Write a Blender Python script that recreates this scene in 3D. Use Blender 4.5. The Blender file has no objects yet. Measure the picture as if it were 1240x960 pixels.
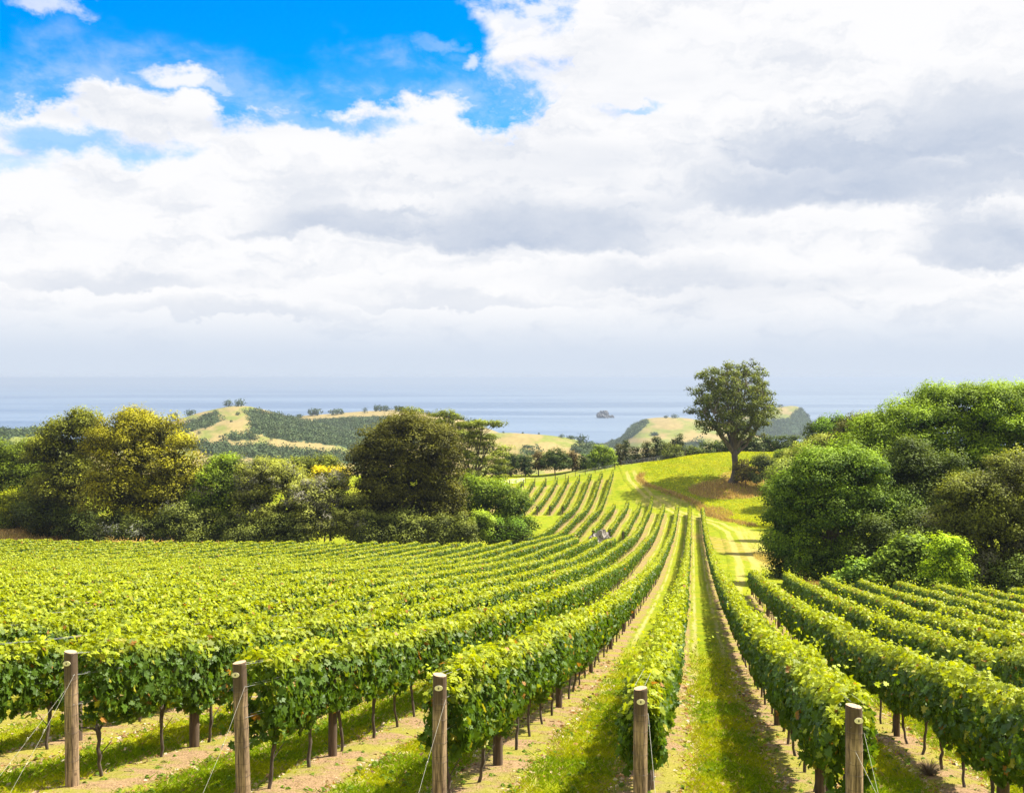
import bpy, math, numpy as np
from mathutils import Vector
C = bpy.context.scene.collection
R = np.random.default_rng(7)
rad = math.radians

# ------------------------------------------------------------------ camera, light, sky, exposure
F = 1205.0                                   # focal length in photo pixels (photo 1240 wide)
HOR = 457.5                                  # eye level row in the photo
sc = bpy.context.scene
cam = bpy.data.cameras.new('camera'); camo = bpy.data.objects.new('camera', cam); C.objects.link(camo)
cam.sensor_width = 36.0; cam.lens = 36.0*F/1240.0
camo.location = (0, 0, 0); camo.rotation_euler = (rad(90), 0, 0)
cam.shift_y = -(480.0-HOR)/1240.0
cam.clip_start = 0.1; cam.clip_end = 200000
sc.camera = camo
sc.view_settings.view_transform = 'Standard'; sc.view_settings.look = 'None'
sc.view_settings.exposure = 1.42; sc.view_settings.gamma = 1.0
sc.render.engine = 'CYCLES'
cy = sc.cycles
cy.use_denoising = True
try: cy.denoiser = 'OPENIMAGEDENOISE'; cy.denoising_input_passes = 'RGB_ALBEDO_NORMAL'; cy.denoising_prefilter = 'ACCURATE'
except Exception: pass
cy.max_bounces = 6; cy.diffuse_bounces = 3; cy.glossy_bounces = 2; cy.transmission_bounces = 3; cy.volume_bounces = 0
cy.sample_clamp_indirect = 6
SUN_EL, SUN_AZ = 55.0, 71.0                  # azimuth clockwise from +Y (view direction)
sl = bpy.data.lights.new('sun', 'SUN'); so = bpy.data.objects.new('sun', sl); C.objects.link(so)
sl.energy = 4.9; sl.angle = rad(0.53); sl.color = (1.0, 0.95, 0.83)
sd = Vector((math.sin(rad(SUN_AZ))*math.cos(rad(SUN_EL)), math.cos(rad(SUN_AZ))*math.cos(rad(SUN_EL)), math.sin(rad(SUN_EL))))
so.rotation_euler = (-sd).to_track_quat('-Z', 'Y').to_euler()

class NT:
    """small helper round a node tree"""
    def __init__(s, tree): s.t = tree; s.n = tree.nodes; s.l = tree.links
    def node(s, ty, **kw):
        n = s.n.new(ty)
        for k, v in kw.items(): setattr(n, k, v)
        return n
    def put(s, sock, v):
        if v is None: return
        if hasattr(v, 'is_output'): s.l.new(v, sock)
        else:
            try: sock.default_value = v
            except Exception: sock.default_value = (*v, 1.0)
    def m(s, op, a, b=None, c=None, clamp=False):
        n = s.node('ShaderNodeMath', operation=op, use_clamp=clamp)
        for i, v in enumerate((a, b, c)): s.put(n.inputs[i], v)
        return n.outputs[0]
    def mr(s, v, a, b, c=0.0, d=1.0, smooth=True):
        n = s.node('ShaderNodeMapRange', interpolation_type='SMOOTHSTEP' if smooth else 'LINEAR')
        for i, x in enumerate((v, a, b, c, d)): s.put(n.inputs[i], x)
        return n.outputs[0]
    def mix(s, f, a, b, mode='MIX'):
        n = s.node('ShaderNodeMix', data_type='RGBA', blend_type=mode)
        s.put(n.inputs[0], f); s.put(n.inputs[6], a); s.put(n.inputs[7], b)
        return n.outputs[2]
    def noise(s, vec, scale, detail=4, rough=0.55, dist=0.0, dims='3D'):
        n = s.node('ShaderNodeTexNoise', noise_dimensions=dims)
        s.put(n.inputs['Vector'], vec); n.inputs['Scale'].default_value = scale
        n.inputs['Detail'].default_value = detail; n.inputs['Roughness'].default_value = rough
        n.inputs['Distortion'].default_value = dist
        return n.outputs[0]
    def comb(s, x, y, z):
        n = s.node('ShaderNodeCombineXYZ')
        for i, v in enumerate((x, y, z)): s.put(n.inputs[i], v)
        return n.outputs[0]
    def sep(s, v):
        n = s.node('ShaderNodeSeparateXYZ'); s.l.new(v, n.inputs[0]); return n.outputs
    def curve(s, v, pts, lo, hi):
        """a float curve through pts (x, y) with x in lo..hi"""
        n = s.node('ShaderNodeFloatCurve'); c = n.mapping.curves[0]
        xs = [((x-lo)/(hi-lo), y) for x, y in pts]
        c.points[0].location = xs[0]; c.points[1].location = xs[-1]
        for p in xs[1:-1]: c.points.new(*p)
        n.mapping.update()
        s.put(n.inputs[1], s.mr(v, lo, hi, 0.0, 1.0, False)); return n.outputs[0]

def azel(px, y):
    """azimuth and elevation in degrees of a direction"""
    a = math.atan2(px-620, F); return math.degrees(a), math.degrees(math.atan2((HOR-y), math.hypot(F, px-620)))

def make_world():
    w = bpy.data.worlds.new('World'); sc.world = w; w.use_nodes = True
    w.node_tree.nodes.clear(); t = NT(w.node_tree)
    out = t.node('ShaderNodeOutputWorld'); bg = t.node('ShaderNodeBackground'); bg.inputs[1].default_value = 0.10
    sky = t.node('ShaderNodeTexSky', sky_type='NISHITA'); sky.sun_disc = False
    sky.sun_elevation = rad(SUN_EL); sky.sun_rotation = rad(SUN_AZ)
    sky.air_density = 1.0; sky.dust_density = 0.3; sky.ozone_density = 3.0; sky.altitude = 150
    tc = t.node('ShaderNodeTexCoord'); x, y, z = t.sep(tc.outputs['Generated'])
    D = 57.2958
    az = t.m('MULTIPLY', t.m('ARCTAN2', x, y), D)
    el = t.m('MULTIPLY', t.m('ARCSINE', z), D)
    w1 = t.node('ShaderNodeTexNoise'); t.l.new(t.comb(t.m('MULTIPLY', az, 0.30), t.m('MULTIPLY', el, 0.42), 2.2), w1.inputs['Vector']); w1.inputs['Scale'].default_value = 1.0; w1.inputs['Detail'].default_value = 10; w1.inputs['Roughness'].default_value = 0.62
    wr, wg, wb = t.sep(w1.outputs['Color'])
    az0, el0 = az, el
    azw = t.m('ADD', az, t.m('MULTIPLY', t.m('SUBTRACT', wr, 0.5), 6.0)); elw = t.m('ADD', el, t.m('MULTIPLY', t.m('SUBTRACT', wg, 0.5), 3.6))
    # cloud structure grows finer and flatter toward the horizon
    v1 = t.comb(t.m('MULTIPLY', az, 0.10), t.m('MULTIPLY', el, 0.20), 3.1)
    n1 = t.noise(v1, 1.0, 9, 0.58, 0.35)
    n2 = t.noise(t.comb(t.m('MULTIPLY', az, 0.35), t.m('MULTIPLY', el, 0.55), 8.3), 1.0, 8, 0.6, 0.2)
    n3 = t.noise(t.comb(t.m('MULTIPLY', az, 0.055), t.m('MULTIPLY', el, 0.26), 1.7), 1.0, 6, 0.52, 0.3)
    n4 = t.noise(t.comb(t.m('MULTIPLY', az, 0.13), t.m('MULTIPLY', el, 0.75), 5.2), 1.0, 7, 0.55, 0.2)
    # upper edge of the big bank of cloud, as elevation over azimuth
    edge_px = [(-400, 60), (-100, 120), (0, 128), (50, 112), (110, 104), (170, 104), (230, 108), (300, 132), (360, 138), (430, 112), (480, 112), (530, 132), (600, 136), (640, 134), (668, 120), (688, 85), (700, 40), (716, -20), (760, -120), (900, -320), (1400, -500)]
    pts = [(azel(p, 300)[0], azel(p, q)[1]/60.0) for p, q in edge_px]
    e = t.m('MULTIPLY', t.curve(azw, pts, -41, 41), 60.0)
    wob = t.m('ADD', t.m('MULTIPLY', t.m('SUBTRACT', n1, 0.5), 3.2), t.m('MULTIPLY', t.m('SUBTRACT', n2, 0.5), 4.2))
    cov = t.mr(t.m('ADD', t.m('SUBTRACT', e, elw), wob), -0.45, 0.75)
    def blob(px, y, rx, ry, soft=0.45):
        a, q = azel(px, y); rx = rx/F*D; ry = ry/F*D
        dx = t.m('DIVIDE', t.m('SUBTRACT', azw, a), rx); dy = t.m('DIVIDE', t.m('SUBTRACT', elw, q), ry)
        r = t.m('SQRT', t.m('ADD', t.m('MULTIPLY', dx, dx), t.m('MULTIPLY', dy, dy)))
        return r
    def puff(px, y, rx, ry, amt=1.0):
        r = t.m('ADD', blob(px, y, rx, ry), t.m('MULTIPLY', t.m('SUBTRACT', n2, 0.5), 2.6))
        return t.m('MULTIPLY', t.mr(r, 1.35, 0.35, 0.0, amt), t.mr(n2, 0.30, 0.52, 0.45, 1.0) if amt < 0.5 else 1.0)
    for a in ((650, 62, 66, 58, 1.0), (690, 60, 66, 70, 1.0), (625, 30, 40, 26, 0.9), (720, 30, 60, 60, 1.0), (660, 96, 60, 22, 0.9), (216, 90, 50, 17, 0.95), (265, 98, 32, 14, 0.6), (578, 70, 24, 14, 0.7), (648, 8, 60, 20, 0.9), (55, 4, 45, 12, 0.7), (526, 50, 30, 9, 0.22)):
        cov = t.m('MAXIMUM', cov, puff(*a))
    for a in ((95, 172, 110, 17, 0.6), (385, 152, 100, 14, 0.75), (165, 122, 0.1, 0.1, 0.0), (770, 136, 34, 7, 0.45), (0, 200, 60, 14, 0.4)):
        if a[2] > 1: cov = t.m('MULTIPLY', cov, t.m('SUBTRACT', 1.0, puff(*a)))
    # the rest of the sky, overhead and behind: broken bright cloud, added out of view for more fill light
    nh = t.noise(tc.outputs['Generated'], 2.6, 6, 0.55, 0.3)
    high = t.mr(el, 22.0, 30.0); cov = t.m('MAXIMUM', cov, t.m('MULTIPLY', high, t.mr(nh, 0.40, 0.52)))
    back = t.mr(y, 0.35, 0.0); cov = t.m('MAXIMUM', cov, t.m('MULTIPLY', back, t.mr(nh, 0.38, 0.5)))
    # grey undersides
    n5 = t.noise(t.comb(t.m('MULTIPLY', azw, 0.22), t.m('MULTIPLY', elw, 0.62), 4.4), 1.0, 9, 0.6, 0.1)
    sh = t.m('MULTIPLY', t.mr(n3, 0.5, 0.74), 0.24)
    sh = t.m('ADD', sh, t.m('MULTIPLY', t.mr(n5, 0.47, 0.72), 0.22))
    def under(px, y, rx, ry, amt):
        """a grey base: soft upward, cut below"""
        a, q = azel(px, y); rxd = rx/F*D; ryd = ry/F*D
        dx = t.m('DIVIDE', t.m('SUBTRACT', az, a), rxd)
        dy = t.m('DIVIDE', t.m('SUBTRACT', t.m('ADD', el, t.m('MULTIPLY', t.m('SUBTRACT', wg, 0.5), 3.4)), q), ryd)
        dy2 = t.m('MAXIMUM', t.m('MULTIPLY', dy, -3.2), t.m('MULTIPLY', dy, 0.8))
        r = t.m('SQRT', t.m('ADD', t.m('MULTIPLY', dx, dx), t.m('MULTIPLY', dy2, dy2)))
        r = t.m('ADD', r, t.m('MULTIPLY', t.m('SUBTRACT', n5, 0.5), 2.0))
        return t.mr(r, 1.2, 0.15, 0.0, amt)
    for a in ((640, 294, 190, 50, 0.95), (410, 280, 120, 34, 0.85), (1010, 238, 230, 56, 1.0), (970, 188, 120, 36, 0.8), (1205, 306, 90, 44, 1.0), (1170, 175, 150, 60, 0.75),
              (800, 342, 150, 26, 0.35), (130, 345, 120, 18, 0.4), (300, 385, 160, 14, 0.3), (560, 366, 160, 12, 0.3), (1230, 210, 120, 24, 0.5)):
        sh = t.m('ADD', sh, under(*a))
    sh = t.m('SUBTRACT', 1.0, t.m('EXPONENT', t.m('MULTIPLY', sh, -1.5)))
    sh = t.m('MULTIPLY', sh, t.mr(t.m('ADD', t.m('MULTIPLY', n5, 0.6), t.m('MULTIPLY', n2, 0.4)), 0.30, 0.62, 0.72, 1.28, False), None, True)
    K = 1/(0.1*2**sc.view_settings.exposure)
    lin = lambda r, g, b: (*[K*(c/255)**2.2 for c in (r, g, b)], 1)
    white = lin(254, 254, 256); grey = lin(192, 204, 224)
    cl = t.mix(sh, white, grey)
    # the bank thins into even, pale air low over the sea
    low = t.mr(el, 4.8, 0.9)
    cl = t.mix(t.m('MULTIPLY', low, 0.92), cl, lin(211, 223, 240))
    # deep polarised blue of the gap: the Nishita sky with its colour a little stronger
    hs = t.node('ShaderNodeHueSaturation'); hs.inputs['Saturation'].default_value = 1.65; hs.inputs['Value'].default_value = 1.08
    hs.inputs['Hue'].default_value = 0.514
    t.l.new(sky.outputs[0], hs.inputs['Color'])
    cov = t.m('MAXIMUM', cov, t.m('MULTIPLY', t.mr(t.m('ADD', t.m('SUBTRACT', e, elw), wob), -3.6, 0.3), t.mr(n2, 0.35, 0.65, 0.10, 0.36)))
    vis = t.mr(z, -0.05, 0.0)
    cl = t.mix(1.0, cl, t.comb(*[t.mr(el, 24, 34, 1.0, 1.4)]*3), 'MULTIPLY')  # unseen overhead cloud made brighter than the visible bank, as added fill light
    cov = t.m('MULTIPLY', cov, vis)
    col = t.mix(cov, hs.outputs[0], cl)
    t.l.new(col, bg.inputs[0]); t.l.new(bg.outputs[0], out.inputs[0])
make_world()

# ------------------------------------------------------------------ helpers
def tag(o, label=None, cat=None, group=None, kind=None):
    if label: o['label'] = label
    if cat: o['category'] = cat
    if group: o['group'] = group
    if kind: o['kind'] = kind
    return o
def empty(name, loc, **kw):
    o = bpy.data.objects.new(name, None); o.location = loc; o.empty_display_size = 0.3; C.objects.link(o)
    return tag(o, **kw)

class MB:
    """collects polygons with one colour per vertex, then links them as ONE mesh"""
    def __init__(s): s.v = []; s.c = []; s.lv = []; s.ls = []; s.n = 0; s.sm = []
    def add(s, v, f, c=(1, 1, 1), smooth=False):
        """v (N,3), f (M,k) indices or list of such, c (3,) or (N,3)"""
        v = np.asarray(v, np.float32); s.v.append(v)
        c = np.asarray(c, np.float32)
        if c.ndim == 1: c = np.broadcast_to(c, (len(v), 3))
        s.c.append(c)
        for g in (f if isinstance(f, list) else [f]):
            g = np.asarray(g, np.int32); s.lv.append((g+s.n).ravel()); s.ls.append(np.full(len(g), g.shape[1], np.int32)); s.sm.append(np.full(len(g), smooth))
        s.n += len(v)
    def build(s, name, m, parent=None, origin=None, color=True):
        me = bpy.data.meshes.new(name)
        if s.n:
            v = np.concatenate(s.v); lv = np.concatenate(s.lv); ls = np.concatenate(s.ls)
            if origin is not None: v = v-np.asarray(origin, np.float32)
            me.vertices.add(len(v)); me.vertices.foreach_set('co', v.ravel())
            me.loops.add(len(lv)); me.loops.foreach_set('vertex_index', lv)
            me.polygons.add(len(ls)); st = np.concatenate([[0], np.cumsum(ls)[:-1]]).astype(np.int32)
            me.polygons.foreach_set('loop_start', st)
            me.polygons.foreach_set('use_smooth', np.concatenate(s.sm))
            me.update(calc_edges=True)
            if color:
                a = me.color_attributes.new('tint', 'FLOAT_COLOR', 'POINT')
                cc = np.ones((len(v), 4), np.float32); cc[:, :3] = np.concatenate(s.c); a.data.foreach_set('color', cc.ravel())
        me.materials.append(m)
        o = bpy.data.objects.new(name, me); C.objects.link(o)
        if parent is not None: o.parent = parent
        return o

def tube(pts, rr, k=6, cap=True):
    pts = np.asarray(pts, float); n = len(pts); rr = np.broadcast_to(rr, n)
    tn = np.gradient(pts, axis=0); tn /= np.linalg.norm(tn, axis=1)[:, None]+1e-9
    ref = np.array([0, 0, 1.0]) if abs(tn[0][2]) < 0.9 else np.array([0, 1.0, 0])
    a = np.cross(tn, ref); a /= np.linalg.norm(a, axis=1)[:, None]+1e-9; b = np.cross(tn, a)
    th = np.arange(k)*2*math.pi/k
    v = pts[:, None]+rr[:, None, None]*(np.cos(th)[None, :, None]*a[:, None]+np.sin(th)[None, :, None]*b[:, None])
    i = np.arange(n-1)[:, None]*k; j = np.arange(k)[None]
    f = np.stack([i+j, i+(j+1) % k, i+k+(j+1) % k, i+k+j], -1).reshape(-1, 4)
    fs = [f]
    if cap: fs.append(((n-1)*k+np.arange(k))[None])
    return v.reshape(-1, 3), fs

_P = R.integers(0, 2**31, 4096)
def vnoise(x, y, seed=0):
    xi = np.floor(x).astype(int); yi = np.floor(y).astype(int); fx = x-xi; fy = y-yi
    fx = fx*fx*(3-2*fx); fy = fy*fy*(3-2*fy)
    h = lambda a, b: (_P[(a*73+b*179+seed*31+_P[(a+seed*7) & 4095] % 997) & 4095] % 10007)/10007.0
    return (h(xi, yi)*(1-fx)+h(xi+1, yi)*fx)*(1-fy)+(h(xi, yi+1)*(1-fx)+h(xi+1, yi+1)*fx)*fy
def fbm(x, y, sc_=1.0, seed=0, o=4):
    r = 0; a = .5; t_ = 0
    for k in range(o): r = r+a*vnoise(x*sc_*2**k+17*k, y*sc_*2**k-9*k, seed+k); t_ += a; a *= .5
    return r/t_
def sstep(a, b, x):
    t_ = np.clip((x-a)/(b-a), 0, 1); return t_*t_*(3-2*t_)
def WX(px, Y): return (px-620.0)/F*Y
def WZ(y, Y): return -(y-HOR)/F*Y

# ------------------------------------------------------------------ terrain
_T = np.array([(-60, 8), (-20, 1.2), (0, -3.1), (6, -4.35), (12, -5.62), (16, -6.45), (18.7, -7.0), (26.8, -8.6), (37.6, -10.5), (58, -13.7), (88, -17.95), (110, -20.5), (134, -23.0), (165, -25.6), (187, -26.9), (196, -27.0), (210, -25.1), (224, -23.2), (235, -22.4), (245, -22.6), (260, -24), (300, -33), (400, -62), (600, -110), (900, -170)])
_gy = np.arange(-60, 900, 0.5); _gz = np.interp(_gy, _T[:, 0], _T[:, 1])
_k = np.exp(-0.5*(np.arange(-16, 17)/5.0)**2); _k /= _k.sum()
_gz = np.convolve(np.pad(_gz, 16, 'edge'), _k, 'valid')
SL = 0.182                                   # the vine rows run along x = u + SL*y
def H(X, Y):
    X = np.asarray(X, float); Y = np.asarray(Y, float)
    z = np.interp(Y, _gy, _gz)
    d = X-(SL*Y+1.5)
    t_ = -1.45*np.tanh(d/20)
    z = z+t_*np.where(d < 0, .52-.52*sstep(30, 100, Y), 1-sstep(80, 170, Y))
    z = z-1.5*sstep(190, 215, Y)*sstep(24, 4, X)
    kx = np.where(X < 55, 17.5, 60.0)
    z = z+4.9*np.exp(-0.5*((X-55)/kx)**2-0.5*((Y-236)/16.0)**2)
    z = z+4.6*np.exp(-0.5*((X+88)/19)**2-0.5*((Y-157)/15)**2)
    z = z-1.0*np.exp(-0.5*((X-4)/14)**2-0.5*((Y-150)/14)**2)
    z = z+0.12*(fbm(X, Y, 0.25, 3)-.5)*sstep(4, 14, Y)+0.8*(fbm(X, Y, 0.05, 9)-.5)*sstep(60, 200, Y)
    return z
def u_of(n): return {1: -8.42, 2: -5.87, 3: -3.14, 4: -0.64, 5: 1.84}.get(n, -0.64+2.5*(n-4))
def bound_x(Y):                               # left edge of the knoll bank (a cut ditch)
    return np.interp(Y, [170, 183, 190, 203, 210, 217, 222, 230], [42.5, 39.5, 38.6, 37, 33, 28.2, 27.5, 30])

# ------------------------------------------------------------------ materials
def mat(name): 
    m = bpy.data.materials.new(name); m.use_nodes = True; m.node_tree.nodes.clear(); t = NT(m.node_tree)
    return m, t, t.node('ShaderNodeOutputMaterial')
def leaf_mat(name, gain=(1, 1, 1), rough=0.42, transl=0.38, spec=0.5):
    m, t, out = mat(name)
    at = t.node('ShaderNodeAttribute', attribute_name='tint')
    col = t.mix(1.0, at.outputs['Color'], (*gain, 1), 'MULTIPLY')
    bs = t.node('ShaderNodeBsdfPrincipled'); bs.inputs['Roughness'].default_value = rough
    bs.inputs['Specular IOR Level'].default_value = spec
    t.l.new(col, bs.inputs['Base Color'])
    tr = t.node('ShaderNodeBsdfTranslucent')
    tcol = t.mix(1.0, col, (1.25, 1.15, 0.45, 1), 'MULTIPLY'); t.l.new(tcol, tr.inputs[0])
    mx = t.node('ShaderNodeMixShader'); mx.inputs[0].default_value = transl
    t.l.new(bs.outputs[0], mx.inputs[1]); t.l.new(tr.outputs[0], mx.inputs[2]); t.l.new(mx.outputs[0], out.inputs[0])
    return m
M_VINE = leaf_mat('vine_leaf', rough=0.5, transl=0.42, spec=0.30)
M_TREE = leaf_mat('tree_leaf', rough=0.6, transl=0.32, spec=0.15)
M_GRASS = leaf_mat('grass_blade', rough=0.8, transl=0.35, spec=0.05)
def bark_mat(name, c1, c2, sc_=9.0, zs=0.25, tint=False):
    m, t, out = mat(name)
    g = t.node('ShaderNodeTexCoord'); x, y, z = t.sep(g.outputs['Object'])
    v = t.comb(x, y, t.m('MULTIPLY', z, zs))
    n = t.noise(v, sc_, 6, 0.65); n2 = t.noise(g.outputs['Object'], sc_*0.3, 3)
    c = t.mix(t.mr(n, 0.35, 0.65), (*c1, 1), (*c2, 1)); c = t.mix(t.m('MULTIPLY', n2, 0.5), c, (*[k*0.5 for k in c1], 1))
    bs = t.node('ShaderNodeBsdfPrincipled'); bs.inputs['Roughness'].default_value = 0.85
    t.l.new(c, bs.inputs['Base Color'])
    bp = t.node('ShaderNodeBump'); bp.inputs['Strength'].default_value = 0.6; bp.inputs['Distance'].default_value = 0.01
    t.l.new(n, bp.inputs['Height']); t.l.new(bp.outputs[0], bs.inputs['Normal'])
    t.l.new(bs.outputs[0], out.inputs[0]); return m
M_BARK = bark_mat('tree_bark', (0.075, 0.055, 0.04), (0.17, 0.135, 0.10), 2.2)
M_VTRUNK = bark_mat('vine_bark', (0.05, 0.034, 0.022), (0.15, 0.11, 0.075), 30, 0.2)
M_DPOST = bark_mat('dark_post_wood', (0.055, 0.035, 0.02), (0.14, 0.09, 0.055), 26, 0.08)
def post_mat():
    m, t, out = mat('end_post_wood')
    g = t.node('ShaderNodeTexCoord'); x, y, z = t.sep(g.outputs['Object'])
    n = t.noise(t.comb(x, y, t.m('MULTIPLY', z, 0.06)), 42, 6, 0.7)
    n2 = t.noise(g.outputs['Object'], 5, 4, 0.6)
    c = t.mix(t.mr(n, 0.35, 0.68), (0.06, 0.034, 0.018, 1), (0.40, 0.27, 0.15, 1))
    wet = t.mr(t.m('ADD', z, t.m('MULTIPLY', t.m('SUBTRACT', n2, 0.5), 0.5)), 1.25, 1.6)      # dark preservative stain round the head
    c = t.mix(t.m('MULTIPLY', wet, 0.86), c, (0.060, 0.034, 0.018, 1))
    kn = t.node('ShaderNodeTexVoronoi'); kn.inputs['Scale'].default_value = 5.0; t.l.new(g.outputs['Object'], kn.inputs['Vector'])
    c = t.mix(t.m('MULTIPLY', t.mr(kn.outputs['Distance'], 0.16, 0.08), 0.7), c, (0.07, 0.035, 0.018, 1))
    ring = t.m('PINGPONG', t.m('ADD', z, t.m('MULTIPLY', n2, 0.04)), 0.145)
    c = t.mix(t.m('MULTIPLY', t.mr(ring, 0.006, 0.0), 0.6), c, (0.05, 0.03, 0.02, 1))
    bs = t.node('ShaderNodeBsdfPrincipled'); bs.inputs['Roughness'].default_value = 0.8; t.l.new(c, bs.inputs['Base Color'])
    bp = t.node('ShaderNodeBump'); bp.inputs['Strength'].default_value = 0.5; bp.inputs['Distance'].default_value = 0.006
    t.l.new(n, bp.inputs['Height']); t.l.new(bp.outputs[0], bs.inputs['Normal']); t.l.new(bs.outputs[0], out.inputs[0]); return m
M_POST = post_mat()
def plain(name, c, rough=0.6, metal=0.0, ns=20.0, amt=0.25):
    m, t, out = mat(name); g = t.node('ShaderNodeTexCoord')
    n = t.noise(g.outputs['Object'], ns, 4)
    col = t.mix(t.m('MULTIPLY', n, amt), (*c, 1), (*[k*0.4 for k in c], 1))
    bs = t.node('ShaderNodeBsdfPrincipled'); bs.inputs['Roughness'].default_value = rough; bs.inputs['Metallic'].default_value = metal
    t.l.new(col, bs.inputs['Base Color']); t.l.new(bs.outputs[0], out.inputs[0]); return m
M_CUT = plain('cut_wood', (0.52, 0.36, 0.20), 0.8, 0, 60, 0.6)
M_TAG = plain('pale_tag', (0.80, 0.70, 0.42), 0.5)
M_DARK = plain('tag_mark', (0.10, 0.08, 0.04), 0.7)
M_WIRE = plain('galvanised_wire', (0.45, 0.45, 0.44), 0.45, 0.6)
M_DWIRE = plain('rusty_wire', (0.13, 0.10, 0.08), 0.6, 0.3)
M_TWINE = plain('pale_stay_wire', (0.50, 0.47, 0.40), 0.6, 0.2)
M_ROCK = None
def rock_mat():
    m, t, out = mat('rock'); g = t.node('ShaderNodeTexCoord')
    n = t.noise(g.outputs['Object'], 1.6, 7, 0.65); n2 = t.noise(g.outputs['Object'], 6, 5, 0.6)
    c = t.mix(t.mr(n, 0.38, 0.62), (0.11, 0.095, 0.085, 1), (0.42, 0.385, 0.34, 1)); c = t.mix(t.m('MULTIPLY', n2, 0.3), c, (0.3, 0.2, 0.15, 1))
    bs = t.node('ShaderNodeBsdfPrincipled'); bs.inputs['Roughness'].default_value = 0.9; t.l.new(c, bs.inputs['Base Color'])
    bp = t.node('ShaderNodeBump'); bp.inputs['Strength'].default_value = 0.8; bp.inputs['Distance'].default_value = 0.15
    t.l.new(n2, bp.inputs['Height']); t.l.new(bp.outputs[0], bs.inputs['Normal']); t.l.new(bs.outputs[0], out.inputs[0]); return m
M_ROCK = rock_mat()

def ground_mat():
    m, t, out = mat('vineyard_ground')
    g = t.node('ShaderNodeNewGeometry'); pos = g.outputs['Position']; x, y, z = t.sep(pos)
    at = t.node('ShaderNodeAttribute', attribute_name='tint'); mr_, mg_, mb_ = t.sep(at.outputs['Vector'])
    flat = t.comb(x, y, 0)
    nb = t.noise(flat, 0.16, 4, 0.6); nm = t.noise(flat, 0.9, 5, 0.65); nf = t.noise(flat, 6.0, 6, 0.7); nff = t.noise(flat, 34.0, 4, 0.7)
    along = t.noise(t.comb(t.m('SUBTRACT', x, t.m('MULTIPLY', y, SL)), t.m('MULTIPLY', y, 0.06), 0), 2.6, 5, 0.6)
    gr = t.mix(t.mr(nm, 0.35, 0.68), (0.135, 0.180, 0.006, 1), (0.240, 0.250, 0.009, 1))
    gr = t.mix(t.m('MULTIPLY', t.mr(nb, 0.45, 0.65), 0.5), gr, (0.275, 0.245, 0.018, 1))
    gr = t.mix(t.m('MULTIPLY', t.mr(nf, 0.58, 0.75), 0.5), gr, (0.33, 0.27, 0.10, 1))
    gr = t.mix(t.m('MULTIPLY', t.mr(nff, 0.5, 0.3), 0.35), gr, (0.07, 0.11, 0.012, 1))
    # strips of bare soil under every row
    u = t.m('SUBTRACT', x, t.m('MULTIPLY', y, SL))
    d = t.m('PINGPONG', t.m('ADD', u, 0.64+2.5*40), 1.25)
    dn = t.m('ADD', d, t.m('ADD', t.m('MULTIPLY', t.m('SUBTRACT', nm, 0.5), 0.34), t.m('MULTIPLY', t.m('SUBTRACT', nf, 0.5), 0.42)))
    soilm = t.mr(dn, 0.60, 0.36)
    soil = t.mix(t.mr(nf, 0.3, 0.7), (0.12, 0.072, 0.036, 1), (0.28, 0.180, 0.092, 1))
    soil = t.mix(t.m('MULTIPLY', t.mr(nff, 0.42, 0.62), 0.8), soil, (0.37, 0.25, 0.135, 1))
    soil = t.mix(t.m('MULTIPLY', t.mr(nm, 0.42, 0.56), 0.62), soil, gr)
    straw = t.mix(nf, (0.32, 0.27, 0.10, 1), (0.42, 0.33, 0.15, 1))
    wheel = t.m('MULTIPLY', t.mr(t.m('ABSOLUTE', t.m('SUBTRACT', dn, 0.70)), 0.16, 0.02), t.mr(along, 0.35, 0.6))
    lane = t.mix(t.m('MULTIPLY', wheel, 0.75), gr, straw)
    lane = t.mix(soilm, lane, soil)
    c = t.mix(mr_, gr, lane)
    # dry standing grass
    dry = t.mix(t.mr(nm, 0.3, 0.7), (0.20, 0.12, 0.035, 1), (0.36, 0.24, 0.075, 1))
    dry = t.mix(t.m('MULTIPLY', t.mr(nb, 0.5, 0.6), 0.3), dry, gr)
    c = t.mix(t.mr(t.m('ADD', mg_, t.m('MULTIPLY', t.m('SUBTRACT', nm, 0.5), 0.7)), 0.35, 0.65), c, dry)
    # bleached mown tracks
    tr = t.mr(t.m('ADD', mb_, t.m('MULTIPLY', t.m('SUBTRACT', along, 0.5), 0.9)), 0.3, 0.8)
    c = t.mix(t.m('MULTIPLY', tr, 0.85), c, t.mix(nm, (0.30, 0.26, 0.05, 1), (0.36, 0.28, 0.10, 1)))
    bs = t.node('ShaderNodeBsdfPrincipled'); bs.inputs['Roughness'].default_value = 0.95; bs.inputs['Specular IOR Level'].default_value = 0.04
    t.l.new(c, bs.inputs['Base Color'])
    bp = t.node('ShaderNodeBump'); bp.inputs['Strength'].default_value = 0.9; bp.inputs['Distance'].default_value = 0.05
    t.l.new(t.m('ADD', nf, t.m('MULTIPLY', nff, 0.4)), bp.inputs['Height']); t.l.new(bp.outputs[0], bs.inputs['Normal'])
    t.l.new(bs.outputs[0], out.inputs[0]); return m
M_GROUND = ground_mat()

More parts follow.
